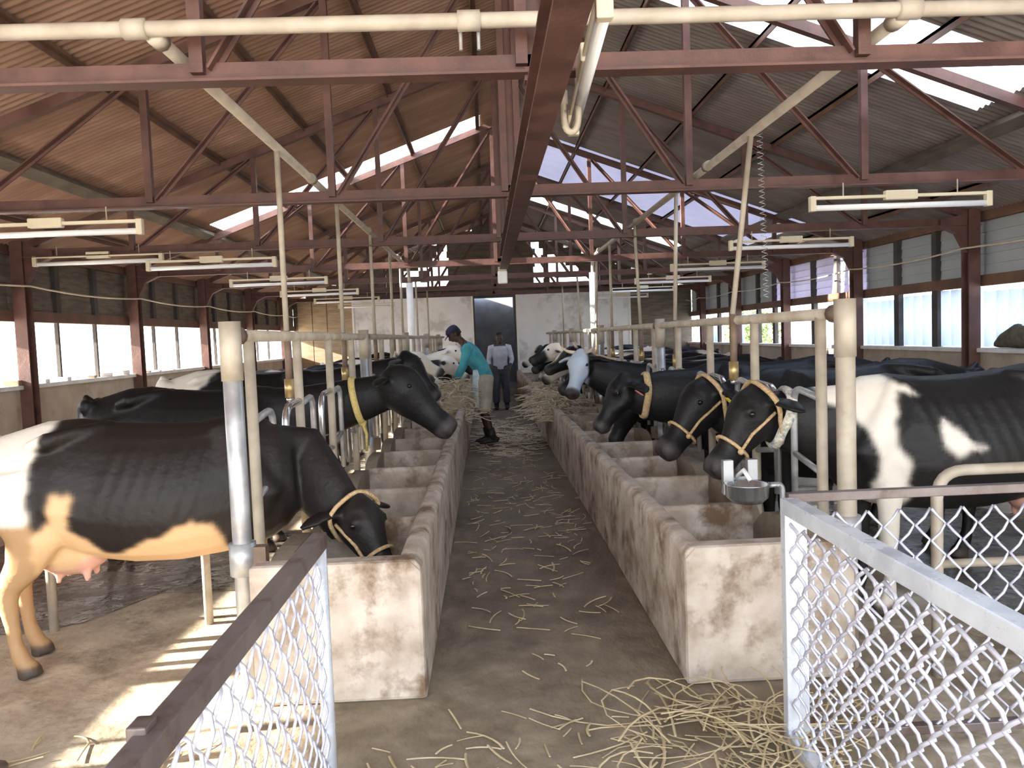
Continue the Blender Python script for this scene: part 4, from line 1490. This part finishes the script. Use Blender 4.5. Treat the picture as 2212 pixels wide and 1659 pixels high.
WP_L3 = [([(-1.2, 1.6), (-0.16, 1.6), (-0.22, 1.40), (-0.384, 1.215), (-0.485, 1.079), (-0.829, 1.093), (-1.2, 1.0)], WHITE)]

LG, RG = 'cows standing in the left row', 'cows standing in the right row'
make_cow('black cow with white rump and cream belly feeding head down in the near left trough', cx, cy, cr, cs,
         L_((-0.80, 4.48, 0.72)), L_((-0.54, 4.25, 0.34)), patched(1, polys=WP_L1, base=(0.011, 0.0085, 0.0075)), LG, neck_mid=L_((-1.14, 4.70, 0.97)), voxel=0.016,
         halter=True, legs={-1: 0.02, 1: -0.06})


def simple(lab, x, y, rz, sc, poll, muz, coat, grp, **k):
    f = lambda p: to_local(x, y, rz, sc, p)
    if 'mid' in k:
        k['neck_mid'] = f(k.pop('mid'))
    return make_cow(lab, x, y, rz, sc, f(poll), f(muz), coat, grp, **k)


simple('all black cow raising its roped head over the left trough', -2.56, 6.84, 0.0, 1.04, (-0.84, 6.80, 1.36), (-0.30, 6.74, 0.88), patched(2, thr=0.9), LG,
       rope=(0.40, M['ropey'], 0.30, 0.15, 0.25))
simple('black cow with a white rump standing third in the left row', -2.72, 8.94, 0.0, 1.09, (-0.95, 8.9, 1.45), (-0.55, 8.85, 1.0), patched(3, polys=WP_L3, side=-1), LG,
       tag_ear=(-1, M['tagp']))
simple('black cow with white shoulder patch in a rope halter, first in the right row', 2.97, 4.74, math.pi, 1.06, (1.67, 4.74, 1.23), (1.31, 4.66, 0.80),
       patched(4, polys=WP_R1, side=1, base=(0.0085, 0.008, 0.008)), RG, mid=(1.95, 4.74, 1.05), voxel=0.016, halter=True, rope=(0.75, M['checkrope'], 0.235, 0.155, 0.0))
simple('black cow in a rope halter with yellow ear tag, second in the right row', 2.76, 5.79, math.pi, 1.07, (1.66, 5.79, 1.22), (1.24, 5.70, 0.76),
       patched(5, thr=0.9), RG, halter=True, tag_ear=(1, M['tagy']))
simple('black cow reaching its head to the aisle wall, third in the right row', 2.62, 6.84, math.pi, 1.08, (1.22, 6.84, 1.22), (0.92, 6.80, 0.82),
       patched(6, thr=0.9), RG, rope=(0.6, M['rope'], 0.22, 0.15, 0.3), tag_ear=(1, M['tagp']))
simple('cow with white face tinted with bluish light turned to the camera in the right row', 2.50, 8.94, math.pi, 1.04, (1.08, 8.90, 1.40), (0.90, 8.62, 0.98),
       patched(7, thr=0.9, white=(0.42, 0.48, 0.56), facewhite=lambda p: p.x > 1.32), RG, horns=True)  # white of the face tinted blue to carry the cool light on it

# --- the rest of both rows: three poses, each cow with its own coat
POSES = [((1.52, 0.05, 1.36), (1.95, 0.10, 1.02)), ((1.40, -0.04, 1.08), (1.62, -0.10, 0.62)), ((1.48, -0.05, 1.48), (1.96, -0.15, 1.24))]
BODIES = [cow_mesh(p, m, voxel=0.026) for p, m in POSES]
GAP = [4.72 + 1.05 * k for k in range(18)]
rc = random.Random(31)
LEFT = [(5, 2, 'brown faced black cow lifting its head high, fourth in the left row', dict(thr=0.3, white=(0.30, 0.17, 0.11)), dict(horns=True)),
        (6, 0, 'black and white cow with yellow ear tag, fifth in the left row', dict(thr=0.12), dict(tag_ear=(-1, M['tagy']))),
        (7, 2, 'mostly white cow lifting its head, sixth in the left row', dict(thr=-0.12), {}),
        (8, 1, 'black cow with lowered head, seventh in the left row', dict(thr=0.5), {}),
        (9, 0, 'patchy black cow, eighth in the left row, level with the stooping man', dict(thr=0.05), {}),
        (10, 2, 'pied cow with raised head, ninth in the left row', dict(thr=0.0), {}),
        (11, 0, 'dark cow tenth in the left row', dict(thr=0.35), {}),
        (12, 1, 'pied cow feeding, eleventh in the left row', dict(thr=0.1), {}),
        (14, 0, 'dark cow last but one at the far end of the left row', dict(thr=0.2), {}),
        (15, 2, 'pied cow last at the far end of the left row', dict(thr=0.0), {})]
RIGHT = [(3, 1, 'plain black cow with lowered head, fourth in the right row', dict(thr=0.9), {}),
         (5, 0, 'black cow standing beyond the pale faced cow in the right row', dict(thr=0.4), dict(tag_ear=(1, M['tagp']))),
         (6, 2, 'tan and white cow with raised head, seventh in the right row', dict(thr=0.0, white=(0.72, 0.55, 0.34)), dict(horns=True)),
         (7, 0, 'black and white cow, eighth in the right row', dict(thr=0.1), {}),
         (8, 1, 'dark feeding cow, ninth in the right row', dict(thr=0.4), {}),
         (9, 2, 'pied cow lifting its head, tenth in the right row', dict(thr=0.05), {}),
         (10, 0, 'black and white cow near the far straw heap, eleventh in the right row', dict(thr=0.0), {}),
         (11, 2, 'dark cow with raised head, twelfth in the right row', dict(thr=0.3), {}),
         (13, 0, 'pied cow last but one at the far end of the right row', dict(thr=0.05), {}),
         (14, 1, 'dark cow last at the far end of the right row', dict(thr=0.3), {})]
for rows_, side, grp in ((LEFT, -1, LG), (RIGHT, 1, RG)):
    for k, pose, lab, cp, ex in rows_:
        sc = rc.uniform(1.0, 1.07)
        y = GAP[k]
        off = 1.30 + 0.92 * sc + rc.uniform(0.0, 0.10) + (0.06 if pose == 1 else 0.0) + (0.4 if side < 0 and k in (5, 6, 7) else 0.0)
        x = -1.25 - (off - 1.25) if side < 0 else 1.80 + (off - 1.25)
        make_cow(lab, x, y, 0.0 if side < 0 else math.pi, sc, POSES[pose][0], POSES[pose][1], patched(40 + k * 2 + side, **cp), grp, body=BODIES[pose], **ex)
for me in BODIES:
    bpy.data.meshes.remove(me)


# ------------------------------------------------------------------ people
def limb(mb, pts, n=12, ref=(1, 0, 0)):
    mb.loft([(p, r, r2) for p, r, r2 in pts], ref=ref, n=n)


def hand(mb, wrist, d, palm_n, s, curl=0.5):
    """palm and five bent fingers; d = direction of the fingers, palm_n = way the palm faces, s = thumb side"""
    w, d, nrm = Vector(wrist), Vector(d).normalized(), Vector(palm_n)
    nrm = (nrm - d * nrm.dot(d)).normalized()
    side = d.cross(nrm) * s
    mb.loft([(tuple(w - d * 0.02), 0.026, 0.022), (tuple(w + d * 0.03), 0.040, 0.018), (tuple(w + d * 0.085), 0.042, 0.015)], ref=tuple(side), n=10)
    for i, (o, L) in enumerate(((0.031, 0.072), (0.011, 0.082), (-0.010, 0.076), (-0.030, 0.058))):
        p = w + d * 0.08 + side * o
        pts = [tuple(p)]
        a = 0.0
        for j in range(3):
            a += curl * (0.6 + 0.15 * i)
            p = p + (d * math.cos(a) + nrm * math.sin(a)) * (L * (0.42, 0.33, 0.25)[j])
            pts.append(tuple(p))
        mb.tube(pts, [0.0095, 0.0090, 0.0082, 0.006], 8)
    p = w + d * 0.02 + side * 0.03
    q = p + (d * 0.6 + side * 0.8).normalized() * 0.045
    mb.tube([tuple(p), tuple(q), tuple(q + (d * 0.9 + nrm * 0.5).normalized() * 0.032)], [0.013, 0.0105, 0.007], 8)


def face_head(mb, c, t, up, k=1.0):
    """head as a loft from crown to chin, with nose, ears; t = the way the face looks"""
    c, t, up = Vector(c), Vector(t).normalized(), Vector(up)
    up = (up - t * up.dot(t)).normalized()
    sd = up.cross(t)
    S = [(0.118, 0.030, 0.028, -0.012), (0.100, 0.070, 0.058, -0.012), (0.060, 0.094, 0.073, -0.006), (0.010, 0.098, 0.075, 0.0), (-0.040, 0.088, 0.068, 0.006),
         (-0.080, 0.066, 0.056, 0.016), (-0.112, 0.036, 0.036, 0.036)]
    mb.loft([(tuple(c + up * (h * k) + t * (f * k)), a * k, b * k) for h, a, b, f in S], ref=tuple(t), n=18)
    mb.loft([(tuple(c + t * 0.092 * k + up * 0.025 * k), 0.010, 0.010), (tuple(c + t * 0.112 * k - up * 0.018 * k), 0.016, 0.017), (tuple(c + t * 0.094 * k - up * 0.032 * k), 0.012, 0.014)],
            ref=tuple(t), n=8)
    mb.ball(tuple(c + t * 0.086 * k - up * 0.058 * k), 0.015, 0.026, 0.010, 8)
    for s in (-1, 1):
        mb.ball(tuple(c + sd * (s * 0.080 * k) - t * 0.01), 0.022, 0.012, 0.032, 8)
    return c, t, up, sd


def person(lab, loc, rz, P, mats, cap=None):
    """P holds joints: pelvis, waist, chest, neck, head, face, per side: sh el wr hd, hip kn an"""
    t = thing('person', loc, lab, 'person', None, rz)
    mb = MB()
    pel, wai, che, nec, hea = P['pelvis'], P['waist'], P['chest'], P['neck'], P['head']
    torso = [(Vector(pel) - Vector((0, 0, 0.10)), 0.10, 0.13), (Vector(pel), 0.115, 0.155), (Vector(wai), 0.10, 0.14), (Vector(che).lerp(Vector(wai), 0.4), 0.115, 0.155),
             (Vector(che), 0.115, 0.165), (Vector(che).lerp(Vector(nec), 0.6), 0.085, 0.14), (Vector(nec), 0.055, 0.06), (Vector(nec).lerp(Vector(hea), 0.5), 0.052, 0.052)]
    mb.loft([(tuple(c), a, b) for c, a, b in torso], ref=(1, 0, 0.2), n=18)
    cc, ft, fu, fs = face_head(mb, hea, P['face'], P.get('headup', (0, 0, 1)))
    shirt, trs = MB(), MB()
    shirt.loft([(tuple(c), a + 0.022, b + 0.022) for c, a, b in torso[1:6]] + [(tuple(Vector(nec).lerp(Vector(che), 0.18)), 0.075, 0.085)], ref=(1, 0, 0.2), n=20)
    for s in (-1, 1):
        sh, el, wr = [Vector(P[k_ + ('l' if s < 0 else 'r')]) for k_ in ('sh', 'el', 'wr')]
        limb(mb, [(tuple(sh + Vector((0, -s * 0.05, 0.01))), 0.055, 0.05), (tuple(sh), 0.055, 0.052), (tuple(sh.lerp(el, 0.4)), 0.047, 0.046), (tuple(el), 0.038, 0.038),
                  (tuple(el.lerp(wr, 0.3)), 0.040, 0.037), (tuple(wr), 0.026, 0.024)])
        hand(mb, tuple(wr), P['hd'], (0.2, -s, 0.0), 1 if s < 0 else -1)
        limb(shirt, [(tuple(sh + Vector((0, -s * 0.07, 0.0))), 0.085, 0.075), (tuple(sh), 0.078, 0.072), (tuple(sh.lerp(el, 0.5)), 0.064, 0.062), (tuple(el), 0.055, 0.054),
                     (tuple(el.lerp(wr, P.get('sleeve', 0.75))), 0.043, 0.042)])
        hp, kn, an = [Vector(P[k_ + ('l' if s < 0 else 'r')]) for k_ in ('hip', 'kn', 'an')]
        limb(mb, [(tuple(hp + Vector((0, 0, 0.04))), 0.09, 0.085), (tuple(hp.lerp(kn, 0.4)), 0.078, 0.072), (tuple(kn), 0.056, 0.054), (tuple(kn.lerp(an, 0.3)), 0.058, 0.052),
                  (tuple(kn.lerp(an, 0.75)), 0.040, 0.037), (tuple(an), 0.036, 0.034)])
        mb.loft([(tuple(an + Vector((-0.06, 0, -0.045))), 0.030, 0.030), (tuple(an + Vector((0.0, 0, -0.04))), 0.042, 0.036), (tuple(an + Vector((0.10, 0, -0.058))), 0.026, 0.042),
                 (tuple(an + Vector((0.17, 0, -0.066))), 0.014, 0.030)], ref=(0, 0, 1), n=10)
        low = P.get('trouser', 1.0)
        e = hp.lerp(kn, min(low * 2, 1.0)) if low < 0.5 else kn.lerp(an, (low - 0.5) * 2 * 0.95)
        seq = [(tuple(hp + Vector((0, -s * 0.02, 0.08))), 0.125, 0.105), (tuple(hp), 0.125, 0.11), (tuple(hp.lerp(kn, 0.5)), 0.11, 0.102)]
        if low >= 0.5:
            seq.append((tuple(kn), 0.088, 0.085))
        seq.append((tuple(e), 0.082, 0.08))
        limb(trs, seq)
        b = MB()
        b.loft([(tuple(an + Vector((-0.085, 0, -0.055))), 0.045, 0.036), (tuple(an + Vector((-0.05, 0, -0.035))), 0.060, 0.046), (tuple(an + Vector((0.04, 0, -0.045))), 0.055, 0.05),
                (tuple(an + Vector((0.13, 0, -0.068))), 0.034, 0.052), (tuple(an + Vector((0.20, 0, -0.075))), 0.020, 0.036)], ref=(0, 0, 1), n=12)
        b.loft([(tuple(an + Vector((-0.01, 0, -0.04))), 0.060, 0.052), (tuple(an.lerp(kn, 0.35)), 0.064, 0.06)], ref=(1, 0, 0), n=12)
        b.build('boot', mats['boot'], t, smooth=True)
    trs.loft([(tuple(Vector(pel) - Vector((0, 0, 0.12))), 0.115, 0.16), (tuple(Vector(pel)), 0.135, 0.178), (tuple(Vector(pel).lerp(Vector(wai), 0.6)), 0.125, 0.165)], ref=(1, 0, 0), n=18)
    me = remeshed(mb, 0.0085, 2, 'person_body')
    me.materials.append(M['skin'])
    o = bpy.data.objects.new('body', me)
    COL.objects.link(o)
    o.parent = t
    for nm, q, m in (('shirt', shirt, mats['shirt']), ('trousers', trs, mats['trousers'])):
        me = remeshed(q, 0.012, 2, nm)
        me.materials.append(m)
        o = bpy.data.objects.new(nm, me)
        COL.objects.link(o)
        o.parent = t
    for s in (-1, 1):
        MB().ball(tuple(cc + ft * 0.086 + fu * 0.018 + fs * (s * 0.032)), 0.011, 0.013, 0.008, 8).build('eye', M['eye'], t, smooth=True)
    hb = MB()
    hb.loft([(tuple(cc + fu * h + ft * f), a, b) for h, a, b, f in ((0.13, 0.03, 0.03, -0.02), (0.112, 0.078, 0.066, -0.022), (0.06, 0.094, 0.081, -0.022), (0.0, 0.082, 0.081, -0.038), (-0.05, 0.058, 0.07, -0.05))],
            ref=tuple(ft), n=16)
    hb.build('hair', M['hair'], t, smooth=True)
    if cap:
        cb = MB()
        cb.loft([(tuple(cc + fu * h + ft * f), a, b) for h, a, b, f in ((0.145, 0.03, 0.03, -0.01), (0.13, 0.075, 0.065, -0.01), (0.09, 0.105, 0.087, -0.008), (0.045, 0.110, 0.09, -0.008))], ref=tuple(ft), n=18)
        cb.loft([(tuple(cc + fu * 0.05 + ft * 0.08), 0.008, 0.07), (tuple(cc + fu * 0.044 + ft * 0.13), 0.007, 0.062), (tuple(cc + fu * 0.032 + ft * 0.165), 0.005, 0.035)], ref=tuple(fu), n=12)
        cb.build('cap', cap, t, smooth=True)
    return t, P


P1 = dict(pelvis=(0.0, 0, 0.98), waist=(0.05, 0, 1.15), chest=(0.20, 0, 1.38), neck=(0.31, 0, 1.54), head=(0.43, 0, 1.66), face=(0.75, 0.05, -0.62), headup=(0.55, 0, 0.8),
          shl=(0.24, -0.20, 1.46), ell=(0.32, -0.24, 1.17), wrl=(0.43, -0.17, 0.96), shr=(0.24, 0.20, 1.46), elr=(0.33, 0.24, 1.18), wrr=(0.46, 0.15, 0.98), hd=(0.35, 0, -0.95),
          hipl=(0.0, -0.095, 0.94), knl=(0.05, -0.11, 0.50), anl=(-0.02, -0.11, 0.105), hipr=(0.0, 0.095, 0.94), knr=(0.02, 0.11, 0.50), anr=(-0.08, 0.12, 0.105), trouser=0.52, sleeve=0.8)
p1, _ = person('person in teal shirt and dark cap stooping over the left trough with straw', (-0.04, 12.2, 0.0), math.pi, P1,
               dict(shirt=M['teal'], trousers=M['khaki'], boot=M['boot']), cap=M['navy'])
p1.scale = (1.03,) * 3
ap = MB()
ap.loft([((0.10, -0.03, 1.16), 0.075, 0.165), ((0.10, -0.03, 1.0), 0.09, 0.185), ((0.115, -0.03, 0.75), 0.08, 0.185), ((0.115, -0.03, 0.56), 0.07, 0.175)], ref=(1, 0, 0), n=18)
ap.build('apron', M['palecloth'], p1, smooth=True)
tag(straw_heap('straw_bundle', -0.52, 12.2, 0.90, 0.14, 0.22, 0.10, 70, 61, M['strawpale'], None, 0.15, 0.4, 0.004),
    'bundle of straw held in the hands of the stooping man', 'straw')
P2 = dict(pelvis=(0.0, 0, 0.93), waist=(0.02, 0, 1.10), chest=(0.06, 0, 1.32), neck=(0.09, 0, 1.49), head=(0.14, 0, 1.62), face=(0.95, 0, -0.3),
          shl=(0.06, -0.20, 1.42), ell=(0.05, -0.26, 1.14), wrl=(0.16, -0.22, 0.92), shr=(0.06, 0.20, 1.42), elr=(0.05, 0.27, 1.14), wrr=(0.18, 0.20, 0.93), hd=(0.3, 0, -0.9),
          hipl=(0.0, -0.095, 0.90), knl=(0.06, -0.11, 0.48), anl=(-0.02, -0.12, 0.105), hipr=(0.0, 0.095, 0.90), knr=(0.02, 0.11, 0.48), anr=(-0.03, 0.12, 0.105), trouser=0.95, sleeve=0.5)
person('person in pale grey shirt and dark trousers standing far down the aisle', (0.30, 17.9, 0.0), -math.pi / 2, P2,
       dict(shirt=M['greyshirt'], trousers=M['darktrouser'], boot=M['boot']))
